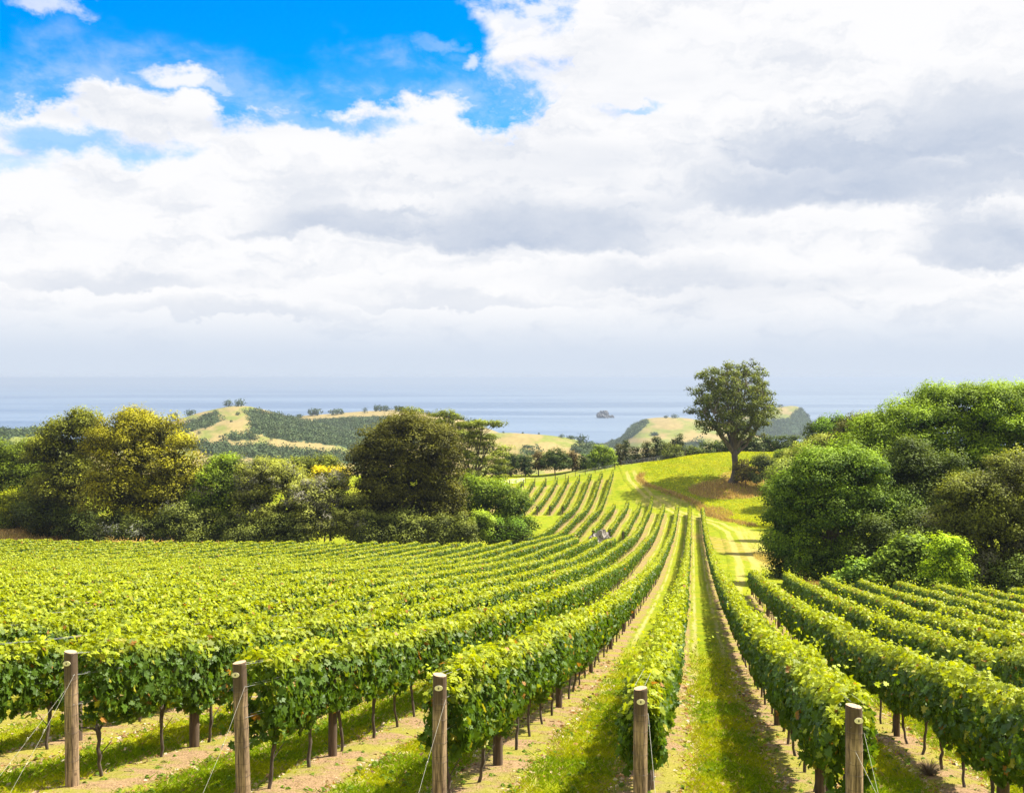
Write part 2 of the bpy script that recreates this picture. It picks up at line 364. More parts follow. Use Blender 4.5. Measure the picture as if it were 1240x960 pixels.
# ------------------------------------------------------------------ the setting: ground, hills, sea, islet, haze
def covers(X, Y):
    """0..1 masks: vineyard strips, dry grass, bleached track"""
    u = X-SL*Y
    vine = np.zeros_like(X)
    def blk(u0, u1, y0, y1, s=.8):
        return sstep(u0-s, u0+.1, u)*sstep(u1+s, u1-.1, u)*sstep(y0-1.0, y0+.5, Y)*sstep(y1+1.0, y1-.5, Y)
    y0 = 12.0-.223*X
    vine = np.maximum(vine, blk(u_of(-60), u_of(-6), -20, 120))
    vine = np.maximum(vine, blk(u_of(-6)+1.2, u_of(-3), -20, 225)); vine = np.maximum(vine, blk(u_of(-3)+1.2, u_of(0), -20, 200))
    vine = np.maximum(vine, blk(u_of(0)+1.2, u_of(5), -20, 197)); vine = np.maximum(vine, blk(u_of(-13), u_of(-6), 195, 225))
    vine = np.maximum(vine, blk(u_of(5)+1.3, u_of(20), -20, 73))
    vine = vine*sstep(-1.5, .2, Y-y0)
    vine = np.where((Y > 135) & (Y < 155) & (u > u_of(-2.6)) & (u < u_of(.6)), 0, vine)
    bx = bound_x(Y)
    kn = sstep(-.3, .6, X-bx)*sstep(168, 186, Y)*sstep(236, 228, Y)
    dry = np.zeros_like(X)
    e = lambda cx, cy, rx, ry: sstep(1.25, .8, np.hypot((X-cx)/rx, (Y-cy)/ry))
    dry = np.maximum(dry, e(45.5, 211, 8, 5.5)*.75); dry = np.maximum(dry, e(40.5, 196, 3, 5)*.7); dry = np.maximum(dry, e(62, 218, 16, 5))
    dry = np.maximum(dry, .75*sstep(2.2, .2, np.abs(X-bx-.9))*sstep(172, 186, Y)*sstep(230, 222, Y))
    dry = np.maximum(dry, e(27, 80, 5, 5)); dry = np.maximum(dry, e(34, 110, 5, 22)*.75); dry = np.maximum(dry, e(-66, 138, 26, 16)*.95); dry = np.maximum(dry, e(30, 128, 3.5, 40)*.5)
    tk = np.zeros_like(X)
    for off, wd in ((-.9, .45), (.9, .45)):
        cx = track_x(Y)+off
        tk = np.maximum(tk, .75*sstep(wd*1.9, wd*.5, np.abs(X-cx))*sstep(60, 75, Y)*sstep(238, 225, Y))
    tk = np.maximum(tk, .55*sstep(2.6, 1.2, np.abs(X-track_x(Y)-2.6))*sstep(95, 110, Y)*sstep(182, 170, Y))
    tk = np.maximum(tk, .5*e(31.5, 205, 7, 5))
    g_ = sstep(190, 196, Y)*0
    return np.clip(vine, 0, 1), np.clip(dry, 0, 1), np.clip(tk, 0, 1), kn
def track_x(Y):
    return np.interp(Y, [0, 60, 73, 90, 110, 140, 165, 180, 190, 200, 210, 222, 240], [9, 14.5, 17.2, 21.5, 26.0, 32.0, 36.5, 37.2, 35.8, 32.0, 28.6, 27.0, 27.5])

def build_ground():
    ys = np.concatenate([np.arange(-30, 8, 1.0), np.geomspace(8, 260, 560), np.geomspace(262, 880, 60)])
    a = np.linspace(-1.0, 1.0, 420)
    Yg, A = np.meshgrid(ys, a, indexing='ij'); Xg = A*(np.maximum(Yg, 0)*0.85+32)
    Z = H(Xg, Yg)
    vine, dry, tk, kn = covers(Xg, Yg)
    u = Xg-SL*Yg; d = np.abs((u+.64+100) % 2.5); d = np.minimum(d, 2.5-d)
    near = sstep(60, 20, Yg)*sstep(-10, 0, Yg)
    Z = Z+near*0.05*vine*sstep(.7, .2, d)+near*0.035*(fbm(Xg, Yg, 3.0, 5)-.5)
    b = bound_x(Yg); Z = Z-0.35*np.exp(-0.5*((Xg-b+.3)/.5)**2)*sstep(172, 186, Yg)*sstep(230, 222, Yg)
    n, k = Yg.shape
    i = np.arange(n-1)[:, None]*k; j = np.arange(k-1)[None]
    f = np.stack([i+j, i+j+1, i+k+j+1, i+k+j], -1).reshape(-1, 4)
    mb = MB(); mb.add(np.stack([Xg, Yg, Z], -1).reshape(-1, 3), f, np.stack([vine, dry, tk], -1).reshape(-1, 3), True)
    tag(mb.build('ground', M_GROUND), kind='structure')
build_ground()

def build_track():
    ys = np.arange(60, 240, 1.0); o = np.linspace(-2.6, 3.6, 13); Yg, O = np.meshgrid(ys, o, indexing='ij'); Xg = track_x(Yg)+O
    edge = np.minimum(O+2.6, 3.6-O); Z = H(Xg, Yg)+np.where(edge < .1, -.25, .07); vine, dry, tk, kn = covers(Xg, Yg)
    n, k = Yg.shape; i = np.arange(n-1)[:, None]*k; j = np.arange(k-1)[None]; f = np.stack([i+j, i+j+1, i+k+j+1, i+k+j], -1).reshape(-1, 4)
    mb = MB(); mb.add(np.stack([Xg, Yg, Z], -1).reshape(-1, 3), f, np.stack([vine, dry, tk], -1).reshape(-1, 3), True); tag(mb.build('path', M_GROUND), kind='structure')
build_track()

def sea():
    m, t, out = mat('sea_water'); g = t.node('ShaderNodeNewGeometry'); x, y, z = t.sep(g.outputs['Position'])
    v = t.comb(t.m('MULTIPLY', x, 0.00022), t.m('MULTIPLY', y, 0.0010), 0)
    n = t.noise(v, 1.0, 6, 0.6, 0.3); w = t.noise(t.comb(x, y, 0), 0.09, 4, 0.6)
    c = t.mix(t.mr(n, 0.42, 0.58), (0.050, 0.088, 0.145, 1), (0.105, 0.150, 0.205, 1))
    bs = t.node('ShaderNodeBsdfPrincipled'); bs.inputs['Roughness'].default_value = 0.45; t.l.new(c, bs.inputs['Base Color'])
    bp = t.node('ShaderNodeBump'); bp.inputs['Strength'].default_value = 0.5; bp.inputs['Distance'].default_value = 3.0
    t.l.new(w, bp.inputs['Height']); t.l.new(bp.outputs[0], bs.inputs['Normal']); t.l.new(bs.outputs[0], out.inputs[0])
    mb = MB(); L = 60000
    ys = np.array([300, 2000, 5000, 12000, 30000, L]); xs = np.array([-L, -20000, -6000, 0, 6000, 20000, L])
    Yg, Xg = np.meshgrid(ys, xs, indexing='ij'); n_, k = Yg.shape
    i = np.arange(n_-1)[:, None]*k; j = np.arange(k-1)[None]
    mb.add(np.stack([Xg, Yg, np.full_like(Xg, -150.0)], -1).reshape(-1, 3), np.stack([i+j, i+j+1, i+k+j+1, i+k+j], -1).reshape(-1, 4))
    tag(mb.build('sea', m, color=False), kind='structure')
sea()

def inpoly(px, py, poly):
    r = np.zeros(px.shape, bool); n = len(poly)
    for i in range(n):
        x0, y0 = poly[i]; x1, y1 = poly[(i+1) % n]
        c = ((y0 > py) != (y1 > py)) & (px < (x1-x0)*(py-y0)/(y1-y0+1e-9)+x0); r ^= c
    return r
M_HILL = leaf_mat('hill_pasture', rough=0.95, transl=0.0, spec=0.1)
M_WOOD = leaf_mat('far_leaf', rough=0.7, transl=0.1, spec=0.2)
HILLS = {}
def ell_clump(mb, cx, cy, cz, r, h, n, col, rng, q=0.32):
    """a far tree or bush: leafy facets over a dome"""
    th = rng.uniform(0, 2*math.pi, n); ph = np.arccos(rng.uniform(-.8, 1, n)); rr = rng.uniform(.75, 1.08, n)*(1+.22*np.sin(th*3+cx)+.15*np.sin(th*5+ph*4+cy))
    nrm = np.stack([np.sin(ph)*np.cos(th), np.sin(ph)*np.sin(th), np.cos(ph)], -1)
    c = np.array([cx, cy, cz+h*.45])+nrm*rr[:, None]*np.array([r, r, h*.55])
    nn = nrm+rng.normal(0, .45, (n, 3)); cc = np.asarray(col)*rng.uniform(.65, 1.35, (n, 1))
    leaves(mb, c, nn, np.full(n, q*r)*rng.uniform(.7, 1.3, n), cc, rng, 0)
def leaves(mb, c, nn, size, col, rng, lod=0, down=0.0, droop=None):
    """scatter leaf faces: lod 0 one quad, 1 folded hexagon, 2 lobed vine leaf"""
    n = len(c); nn = nn/(np.linalg.norm(nn, axis=1)[:, None]+1e-9)
    r = rng.normal(0, 1, (n, 3)); r[:, 2] -= down
    a = r-(r*nn).sum(1)[:, None]*nn; a /= np.linalg.norm(a, axis=1)[:, None]+1e-9; b = np.cross(nn, a)
    if lod == 0:
        T = np.array([(-.55, 0, 0), (-.05, .42, .06), (.6, 0, -.08), (-.05, -.42, .06)]); fc = [np.array([[0, 1, 2, 3]])]
    elif lod == 1:
        T = np.array([(-.45, 0, -.03), (-.3, .42, .06), (.22, .42, .02), (.62, 0, -.12), (.22, -.42, .02), (-.3, -.42, .06), (.05, 0, -.03)])
        fc = [np.array([[0, 1, 6], [1, 2, 6], [2, 3, 6], [3, 4, 6], [4, 5, 6], [5, 0, 6]])]
    else:
        ang = np.radians([180, 140, 112, 96, 66, 40, 22, 0, -22, -40, -66, -96, -112, -140]); rr = np.array([.20, .50, .36, .56, .34, .52, .40, .64, .40, .52, .34, .56, .36, .50])
        o = np.stack([rr*np.cos(ang), rr*np.sin(ang)*.98, .10*np.abs(rr*np.sin(ang))-.22*np.maximum(rr*np.cos(ang), 0)**2*1.2+.03*np.cos(ang*5)], -1)
        T = np.vstack([o, [[0, 0, 0]]]); k = len(o); fc = [np.array([[i, (i+1) % k, k] for i in range(k)])]
    s = size[:, None, None]
    curl = rng.uniform(-.6, 2.2, n)[:, None, None] if lod else 1.0
    v = c[:, None]+s*(T[None, :, 0:1]*a[:, None]+T[None, :, 1:2]*b[:, None]+T[None, :, 2:3]*curl*nn[:, None])
    k = len(T); base = (np.arange(n)*k)[:, None, None]
    mb.add(v.reshape(-1, 3), [(base+f[None]).reshape(-1, f.shape[1]) for f in fc], np.repeat(col, k, axis=0))

def hill(key, crest, Yc, foot_y, Yf, back=350.0, woods=(), green=0.5, woodn=0.0, rough=13.0, steps=90, seed=0):
    px = np.arange(crest[0][0], crest[-1][0]+.1, 1.5); yc = np.interp(px, *zip(*crest))
    yc = np.convolve(np.pad(yc, 4, 'edge'), np.ones(9)/9, 'valid')
    t_ = np.concatenate([np.linspace(0, 1, steps), 1+np.linspace(.03, 1, 16)])
    Tg, P = np.meshgrid(t_, px, indexing='ij'); Yci = np.broadcast_to(yc, P.shape)
    Yg = np.where(Tg <= 1, Yf+(Yc-Yf)*Tg, Yc+back*(Tg-1))
    zc = WZ(Yci, Yc); zf = WZ(foot_y, Yf)
    s = np.clip(Tg, 0, 1); prof = s*.55+.45*(1-(1-s)**2)
    Z = zf+(zc-zf)*prof
    Xg = WX(P, Yg)
    Z = Z+rough*(fbm(Xg, Yg, .006, seed+3)-.5)*np.sin(np.clip(Tg, 0, 1)*math.pi)*2+rough*.5*(fbm(Xg, Yg, .02, seed+5)-.5)*np.sin(np.clip(Tg, 0, 1)*math.pi)
    Z = np.where(Tg > 1, Z-(Z+165)*np.clip(Tg-1, 0, 1)**1.3, Z)
    sp = HOR-Z*F/Yg
    wd = np.zeros(P.shape)
    wob = (fbm(P, sp, .08, seed+1)-.5)*14; wob2 = (fbm(P, sp, .12, seed+2)-.5)*5
    for w in woods: wd = np.maximum(wd, inpoly(P+wob, sp+wob2-5.0*1300/Yc, w).astype(float))
    if woodn: wd = np.maximum(wd, (fbm(P, sp*2.2, .05, seed+8) > woodn).astype(float))
    n1 = fbm(P, sp*3, .06, seed+4); n2 = fbm(P, sp*3, .35, seed+6)
    g_ = np.clip(sstep(.35, .65, n1+green-.5), 0, 1)[..., None]
    col = (1-g_)*np.array([.235, .180, .068])+g_*np.array([.150, .165, .032])
    col = col*(.78+.44*n2[..., None])
    col = np.where(wd[..., None] > .5, np.array([.045, .07, .03]), col)
    n, k = P.shape; i = np.arange(n-1)[:, None]*k; j = np.arange(k-1)[None]
    V = np.stack([Xg, Yg, Z], -1)
    mb = MB(); mb.add(V.reshape(-1, 3), np.stack([i+j, i+j+1, i+k+j+1, i+k+j], -1).reshape(-1, 4), col.reshape(-1, 3), True)
    tag(mb.build('hill', M_HILL), kind='structure')
    HILLS[key] = (P, sp, V, wd, Tg)
    # woods standing on the hill
    rng = np.random.default_rng(seed+50); ok = np.argwhere((wd > .5) & (Tg <= 1.05))
    if len(ok):
        m2 = MB(); spc = V[..., 0].copy(); area = len(ok)*1.5/F*Yc*((Yc-Yf)/steps)
        num = min(int(area/26.0), 4000); pick = ok[rng.integers(0, len(ok), num)]
        for a_, b_ in pick:
            x, y, z = V[a_, b_]; r = rng.uniform(2.4, 4.8)*(1+.2*(Yc > 2000))
            ell_clump(m2, x+rng.uniform(-4, 4), y+rng.uniform(-4, 4), z-1, r, r*rng.uniform(1.1, 1.6), 40, np.array([.060, .092, .030])*rng.uniform(.7, 1.5)+np.array([.02, .012, 0])*rng.random(), rng)
        tag(m2.build('woodland', M_WOOD), label=WOODL[key], cat='woodland', kind='stuff')
WOODL = {'A': 'dark native bush covering folds of the knobbly left hill', 'B': 'dark bush over the long middle ridge above the sea', 'C': 'dark bush on the dry slope facing the sea',
         'D': 'blue-green bush on the sea cliff of the middle headland', 'E': 'blue-green bush on the steep farthest headland', 'G': 'dark bush along the top of the small green hill at far left'}
hill('E', [(835, 532), (870, 516), (900, 502), (930, 495), (950, 492), (964, 491), (972, 495), (980, 505), (984, 516), (1000, 540)], 2900, 545, 2350, 250, woods=[[(820, 520), (870, 520), (905, 512), (930, 505), (955, 506), (962, 498), (975, 490), (1010, 500), (1010, 560), (820, 560)]], green=.55, seed=51)
hill('D', [(690, 545), (735, 537), (752, 530), (766, 518), (776, 508), (790, 506), (806, 505), (830, 506), (850, 509), (880, 515), (905, 522), (940, 540)], 2200, 572, 1250, 300, woods=[[(680, 540), (735, 535), (755, 528), (768, 512), (783, 505), (785, 510), (775, 521), (758, 532), (745, 542), (690, 552)], [(820, 534), (850, 536), (850, 548), (820, 546)]], green=.45, seed=41)
hill('B', [(320, 512), (345, 507), (370, 503), (400, 501), (440, 498), (480, 496), (520, 500), (560, 508), (600, 522), (640, 540)], 1700, 565, 1000, 300, woods=[[(320, 508), (370, 506), (440, 503), (475, 503), (480, 515), (520, 530), (440, 560), (320, 560)]], green=.15, seed=31)
hill('A', [(40, 545), (100, 538), (150, 530), (190, 521), (200, 516), (215, 508), (240, 500), (262, 495), (280, 491.5), (300, 491.5), (320, 496), (345, 503), (370, 509), (400, 516), (430, 528), (470, 548)], 1300, 600, 620, 220,
     woods=[[(296, 492), (345, 500), (400, 513), (440, 525), (470, 545), (440, 543), (400, 534), (350, 528), (300, 518), (306, 508)], [(216, 530), (240, 531), (300, 534), (370, 540), (430, 547), (440, 556), (360, 554), (290, 549), (235, 540)],
            [(185, 523), (214, 512), (240, 505), (258, 497), (268, 503), (250, 512), (215, 521), (190, 526)], [(272, 522), (308, 524), (310, 528), (274, 527)]], green=.42, seed=21)
hill('C', [(500, 540), (560, 528), (590, 524), (620, 524), (660, 526.5), (690, 530), (712, 537), (730, 546), (770, 562)], 1000, 600, 520, 200, woods=[[(688, 536), (712, 533), (740, 545), (770, 558), (770, 575), (700, 560), (716, 550)], [(634, 538), (646, 541), (658, 546), (640, 545)]], green=.42, seed=11)
hill('G', [(-260, 500), (-80, 515), (0, 521), (20, 519), (45, 520), (62, 526), (110, 545)], 950, 600, 520, 200, woods=[[(-260, 490), (0, 516), (50, 513), (75, 520), (60, 525), (45, 521), (10, 523), (-10, 540), (-260, 560)], [(0, 536), (14, 534), (15, 541), (0, 543)]], green=.85, seed=61)

def hill_z(key, px, y):
    P, sp, V, wd, Tg = HILLS[key]; d = (P-px)**2+((sp-y)*1.5)**2+np.where(Tg > 1.001, 1e6, 0); i = np.unravel_index(np.argmin(d), d.shape); return V[i]
def hill_tree(key, px, y, wpx, hpx, label, group='trees dotted over the far hills', dark=1.0):
    x, yy, z = hill_z(key, px, y); r = wpx/2/F*yy; h = hpx/F*yy
    rng = np.random.default_rng(int(px*7+y))
    o = empty('hill_tree', (x, yy, z), label=label, cat='tree', group=group)
    m1 = MB(); v, f = tube([(0, 0, -1), (0, 0, h*.5)], [h*.05, h*.03], 5); m1.add(v, f); m1.build('trunk', M_BARK, o)
    m2 = MB()
    for k in range(4):
        a = rng.uniform(0, 6.28); ell_clump(m2, r*.4*math.cos(a), r*.4*math.sin(a), rng.uniform(-.12, .2)*h, r*.72, h*.72, 60, np.array([.055, .085, .032])*rng.uniform(.8, 1.25)*dark, rng, .30)
    m2.build('crown', M_WOOD, o)
# ------------------------------------------------------------------ islet out at sea
def rocky(name, cx, cy, cz, rx, ry, rz, m, seed, **kw):
    rng = np.random.default_rng(seed); n, k = 22, 34
    ph = np.linspace(0, math.pi*.62, n); th = np.linspace(0, 2*math.pi, k, endpoint=False); P, T = np.meshgrid(ph, th, indexing='ij')
    X = np.sin(P)*np.cos(T); Yy = np.sin(P)*np.sin(T); Z = np.cos(P)
    q = 1+.75*(fbm(X*1.5+5, Z*1.5+Yy*1.5+3, 1.6, seed)-.5)+.35*(fbm(X*4+9, Yy*4+Z*3, 1.6, seed+1)-.5)
    V = np.stack([X*q*rx, Yy*q*ry, Z*q*rz], -1).reshape(-1, 3)
    i = np.arange(n-1)[:, None]*k; j = np.arange(k)[None]
    f = np.stack([i+j, i+k+j, i+k+(j+1) % k, i+(j+1) % k], -1).reshape(-1, 4)
    mb = MB(); mb.add(V, f, (1, 1, 1)); o = mb.build(name, m, color=False); o.location = (cx, cy, cz); return tag(o, **kw)
M_ISLE = plain('islet_rock', (0.12, 0.115, 0.11), 0.9, 0, 0.05, 0.7)
Yi = 3750
rocky('islet', WX(731, Yi), Yi, -151, 26, 40, 24, M_ISLE, 3, kind='structure')
rocky('sea_stack', WX(741, Yi), Yi, -151, 9, 12, 10, M_ISLE, 5, kind='structure')

# ------------------------------------------------------------------ haze: the sea air that pales the far land
def haze():
    m = bpy.data.materials.new('haze_air'); m.use_nodes = True; m.node_tree.nodes.clear(); t = NT(m.node_tree); out = t.node('ShaderNodeOutputMaterial')
    v = t.node('ShaderNodeVolumePrincipled'); v.inputs['Density'].default_value = 1.1e-4; v.inputs['Color'].default_value = (0.415, 0.485, 0.595, 1); v.inputs['Anisotropy'].default_value = 0.1
    t.l.new(v.outputs[0], out.inputs['Volume'])
    L = 62000; mb = MB(); z0, z1 = -172.0, 7.0
    V = [(x, y, z) for z in (z0, z1) for x, y in ((-L, -60), (L, -60), (L, L), (-L, L))]
    mb.add(V, np.array([[0, 3, 2, 1], [4, 5, 6, 7], [0, 1, 5, 4], [1, 2, 6, 5], [2, 3, 7, 6], [3, 0, 4, 7]])); tag(mb.build('haze', m, color=False), kind='stuff')
USE_HAZE = True
if USE_HAZE: haze()

# ------------------------------------------------------------------ the vine rows
ORD = ['', 'first', 'second', 'third', 'fourth', 'fifth', 'sixth', 'seventh', 'eighth', 'ninth', 'tenth', 'eleventh', 'twelfth', 'thirteenth', 'fourteenth', 'fifteenth', 'sixteenth', 'seventeenth', 'eighteenth', 'nineteenth', 'twentieth',
       'twenty-first', 'twenty-second', 'twenty-third', 'twenty-fourth', 'twenty-fifth', 'twenty-sixth', 'twenty-seventh', 'twenty-eighth', 'twenty-ninth', 'thirtieth', 'thirty-first', 'thirty-second', 'thirty-third', 'thirty-fourth', 'thirty-fifth', 'thirty-sixth', 'thirty-seventh', 'thirty-eighth']
def canopy(n, u0, ya, yb, rng):
    mb = MB(); edges = []
    # sample positions band by band, leaves a little larger (fewer) with distance
    y = ya
    while y < yb-.01:
        ye = min(y*1.10+.6, yb); ym = (y+ye)/2
        hid = (ym*.60 < abs(u0+SL*ym))*1.0
        L = float(np.clip(.120+.0014*(ym-12), .120, .29)); Ln = (ye-y)*math.hypot(1, SL)
        N = int(Ln*12.5/L**2*(.45 if hid else 1.0)); lod = 2 if ym < 27 else (1 if ym < 55 else 0)
        if lod == 0: N = int(N*.72)
        if lod == 1: N = int(N*.88)
        yy = rng.uniform(y, ye, N)
        f1 = fbm(yy*.9, np.full(N, n*7.3), 1.0, 11); f2 = fbm(yy*2.6, np.full(N, n*3.1), 1.0, 15); f3 = fbm(yy*.14, np.full(N, n*5.7), 1.0, 19)
        hv = 1-.55*sstep(25, 70, ym); top = 1.92+hv*(.42*(f1-.5)+.30*(f2-.5))+.25*(f3-.5); bot = .80+.62*(fbm(yy*1.4, np.full(N, n*1.7), 1.0, 23)-.5)+.42*(f2-.5)
        # the young end of a row is thinner
        w = (.30-.05*sstep(25, 80, ym))*(.60+.80*f1)*(1.0+.4*(f3-.5))
        endf = np.minimum(sstep(ya-.3, ya+.8, yy), sstep(yb+.3, yb-.8, yy)); top -= .22*(1-endf)
        ph = rng.uniform(0, 2*math.pi, N); rr = np.where(rng.random(N) < .72, rng.uniform(.82, 1.10, N), np.sqrt(rng.uniform(.05, .8, N)))
        cx = np.sign(np.cos(ph))*np.abs(np.cos(ph))**.6; cz = np.sign(np.sin(ph))*np.abs(np.sin(ph))**.75
        lat = rr*cx*w+.035*rng.normal(0, 1, N); hf = .5+.5*rr*cz; h = bot+(top-bot)*np.clip(hf, -.02, 1.12)
        x = u0+SL*yy+lat; Z = H(u0+SL*yy, yy)+h
        nn = np.stack([cx*.95, rng.normal(0, .28, N), cz*.55+.38], -1)+rng.normal(0, .42, (N, 3))
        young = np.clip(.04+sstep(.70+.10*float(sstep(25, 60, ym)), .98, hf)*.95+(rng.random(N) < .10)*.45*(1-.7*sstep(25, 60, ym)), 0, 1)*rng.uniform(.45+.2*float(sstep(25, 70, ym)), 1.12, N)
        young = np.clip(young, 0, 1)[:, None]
        g0 = np.array([.064, .126, .009]); g1 = np.array([.38, .42, .006])  # young leaves yellow the top; darker sides also stand for shade between rows
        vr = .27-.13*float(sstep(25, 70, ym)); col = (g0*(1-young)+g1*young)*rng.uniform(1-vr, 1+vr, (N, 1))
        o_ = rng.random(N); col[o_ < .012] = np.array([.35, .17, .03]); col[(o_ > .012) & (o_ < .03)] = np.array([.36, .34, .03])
        sz = L*rng.uniform(.65, 1.3, N)*(1-.25*young[:, 0])
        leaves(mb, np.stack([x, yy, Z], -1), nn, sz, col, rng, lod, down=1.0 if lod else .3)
        # shoots standing up out of the top
        if ym < 90:
            S = rng.poisson((ye-y)*(3.4 if ym < 40 else 1.6))
            for _ in range(S):
                sy = rng.uniform(y, ye); sh = rng.uniform(.10, .30) if rng.random() < .75 else rng.uniform(.3, .62); k = 7 if ym < 40 else 4
                b0 = 1.86+.34*(float(fbm(np.array([sy*.9]), np.array([n*7.3]), 1.0, 11)[0])-.5); q = np.linspace(0, 1, k); lx = rng.normal(0, .18); dx, dy = rng.normal(0, .20, 2)
                X_ = u0+SL*sy+lx+dx*q; Y_ = sy+dy*q; Zb = float(H(u0+SL*sy, sy))+b0+sh*q
                cc = np.array([.37, .43, .006])*rng.uniform(.8, 1.25, (k, 1))
                leaves(mb, np.stack([X_, Y_, Zb], -1)+rng.normal(0, .03, (k, 3)), rng.normal(0, .6, (k, 3))+np.array([0, 0, .7]), L*.75*(1-.35*q), cc, rng, min(lod, 2), down=.3)
        y = ye
    return mb
TRUNKS = []
for s_ in range(5):
    rg = np.random.default_rng(100+s_); mb = MB(); k = 9; zz = np.linspace(-.06, .86, k)
    wx = np.cumsum(rg.normal(0, .014, k)); wy = np.cumsum(rg.normal(0, .02, k)); wx -= wx[0]; wy -= wy[0]
    v, f = tube(np.stack([wx, wy, zz], -1), .023+.009*rg.random(k)+.012*np.exp(-((zz-.78)/.06)**2), 6); mb.add(v, f, smooth=True)
    for sg in (-1, 1):
        q = np.linspace(0, 1, 5); v, f = tube(np.stack([wx[-2]+.06*rg.normal()*q, wy[-2]+sg*.34*q, .76+.20*np.sqrt(q)], -1), .016*(1-.5*q), 5); mb.add(v, f, smooth=True)
    if s_ % 2: 
        q = np.linspace(0, 1, 4); v, f = tube(np.stack([wx[4]+.13*q, wy[4]+.10*q, .42+.22*q], -1), .009*(1-.4*q), 5); mb.add(v, f)
    o = mb.build('trunk', M_VTRUNK, color=False); TRUNKS.append(o.data); bpy.data.objects.remove(o)

def vine_row(n, ya, yb, label, group, trunk_to=0.0, trunk_from=0.0):
    u0 = u_of(n); rng = np.random.default_rng(1000+n*13+int(ya)); x0 = u0+SL*ya
    root = empty('vine_row', (x0, ya, float(H(x0, ya))), label=label, cat='vine row', group=group)
    loc = np.array(root.location)
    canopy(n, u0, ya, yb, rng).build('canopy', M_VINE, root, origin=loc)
    ys = np.arange(max(ya, trunk_from)+.55, min(yb, trunk_to), 1.46)[:100]
    for i, y in enumerate(ys):
        y = y+rng.uniform(-.1, .1); x = u0+SL*y
        t_ = bpy.data.objects.new('trunk', TRUNKS[rng.integers(0, 5)]); C.objects.link(t_); t_.parent = root
        t_.location = Vector((x, y, float(H(x, y))))-root.location; t_.rotation_euler = (rng.normal(0, .07), rng.normal(0, .07), rng.choice([0, math.pi])+rng.normal(0, .3)-.18)
        t_.scale = (1, 1, rng.uniform(.94, 1.06))
    y1 = (ys[-1]+1.46) if len(ys) else ya+.5
    if yb-y1 > 3 and trunk_to > 0:
        mb = MB()
        for y in np.arange(y1, yb, 1.46):
            x = u0+SL*y; z = float(H(x, y)); v, f = tube([(x, y, z-.1), (x+.02, y, z+.4), (x, y+.03, z+.95)], [.03, .026, .03], 4); mb.add(v, f)
        tag(mb.build('trunk', M_VTRUNK, root, origin=loc, color=False), kind='stuff')
    # trellis wires, tight between the posts
    mb = MB(); yw = np.arange(max(ya-.35, 0), min(yb+.3, 48), 1.2)
    if len(yw) > 2:
        for h in (.78, 1.15, 1.55, 1.84):
            for o_ in ((0,) if h < .9 else (-.06, .06)):
                xw = u0+SL*yw+o_; v, f = tube(np.stack([xw, yw, H(xw-o_, yw)+h], -1), .0022 if ya < 40 else .004, 4, False); mb.add(v, f)
        mb.build('trellis_wire', M_WIRE, root, origin=loc, color=False)
    return root
END = lambda n: {1: 13.5, 2: 13.0, 3: 12.3, 4: 12.0, 5: 11.3}.get(n, (12.17-.223*u_of(n))/1.0406)
NAMED = {1: 'leftmost end post', 2: 'second end post from the left', 3: 'middle end post', 4: 'second end post from the right', 5: 'rightmost end post'}
GL = 'vine rows of the lower vineyard'
GOFF = .38
for n in range(1, 6):
    far = {1: 203, 2: 197, 3: 196, 4: 195, 5: 192}[n]
    vine_row(n, END(n)+GOFF-.12, far, 'long leafy grapevine row that starts at the %s' % NAMED[n], GL, trunk_to=200)
vine_row(0, END(0)+.3, 134, 'vine row next left of the leftmost end post, ending at the grey boulder', GL, trunk_to=134)
vine_row(0, 152, 199, 'short grapevine row starting just beyond the grey boulder, beside the long middle rows', 'short vine rows beyond the boulder', trunk_to=199)
for n in (-1, -2):
    vine_row(n, max(END(n)+.3, -u_of(n)/.84), 134.5, 'vine row ending below the boulder, %s left of the leftmost end post' % ORD[1-n], GL, trunk_to=134)
    vine_row(n, 156.5, {-1: 200, -2: 198}[n], 'short grapevine row beyond the boulder, %s of the short rows from the right' % ORD[1-n], 'short vine rows beyond the boulder', trunk_to=198)
for n in (-3, -4, -5):
    vine_row(n, max(END(n), -u_of(n)/.84), 224.5, 'very long curving grapevine row reaching the top fence, %s of three from the right' % ORD[-2-n], GL, trunk_from=110, trunk_to=224)
for n in range(-6, -12, -1):
    vine_row(n, 196, 224+.2*n, 'grapevine row on the far slope under the fence, %s from the slope\'s left edge' % ORD[n+12], 'vine rows on the far slope', trunk_to=223)
for n in range(-6, -34, -1):
    ya = max(END(n), -u_of(n)/.84); yb = 119.5+.1*abs(n+6)*.9
    if yb-ya < 5: continue
    vine_row(n, ya, yb, 'dense left field vine row, %s left of the leftmost end post' % ORD[1-n], 'vine rows of the dense left field', trunk_from=92, trunk_to=yb-.1)
for n in range(6, 17):
    yb = {6: 73.2, 7: 73, 8: 71.2, 9: 70.8, 10: 69.9, 11: 69.4}.get(n, 69-.4*(n-11)); ya = max(END(n)+.3, u_of(n)/.60)
    if yb-ya < 4: continue
    vine_row(n, ya, yb, 'right-hand block vine row, %s right of the rightmost end post' % ORD[n-5], 'vine rows of the right-hand block', trunk_to=yb-.3)

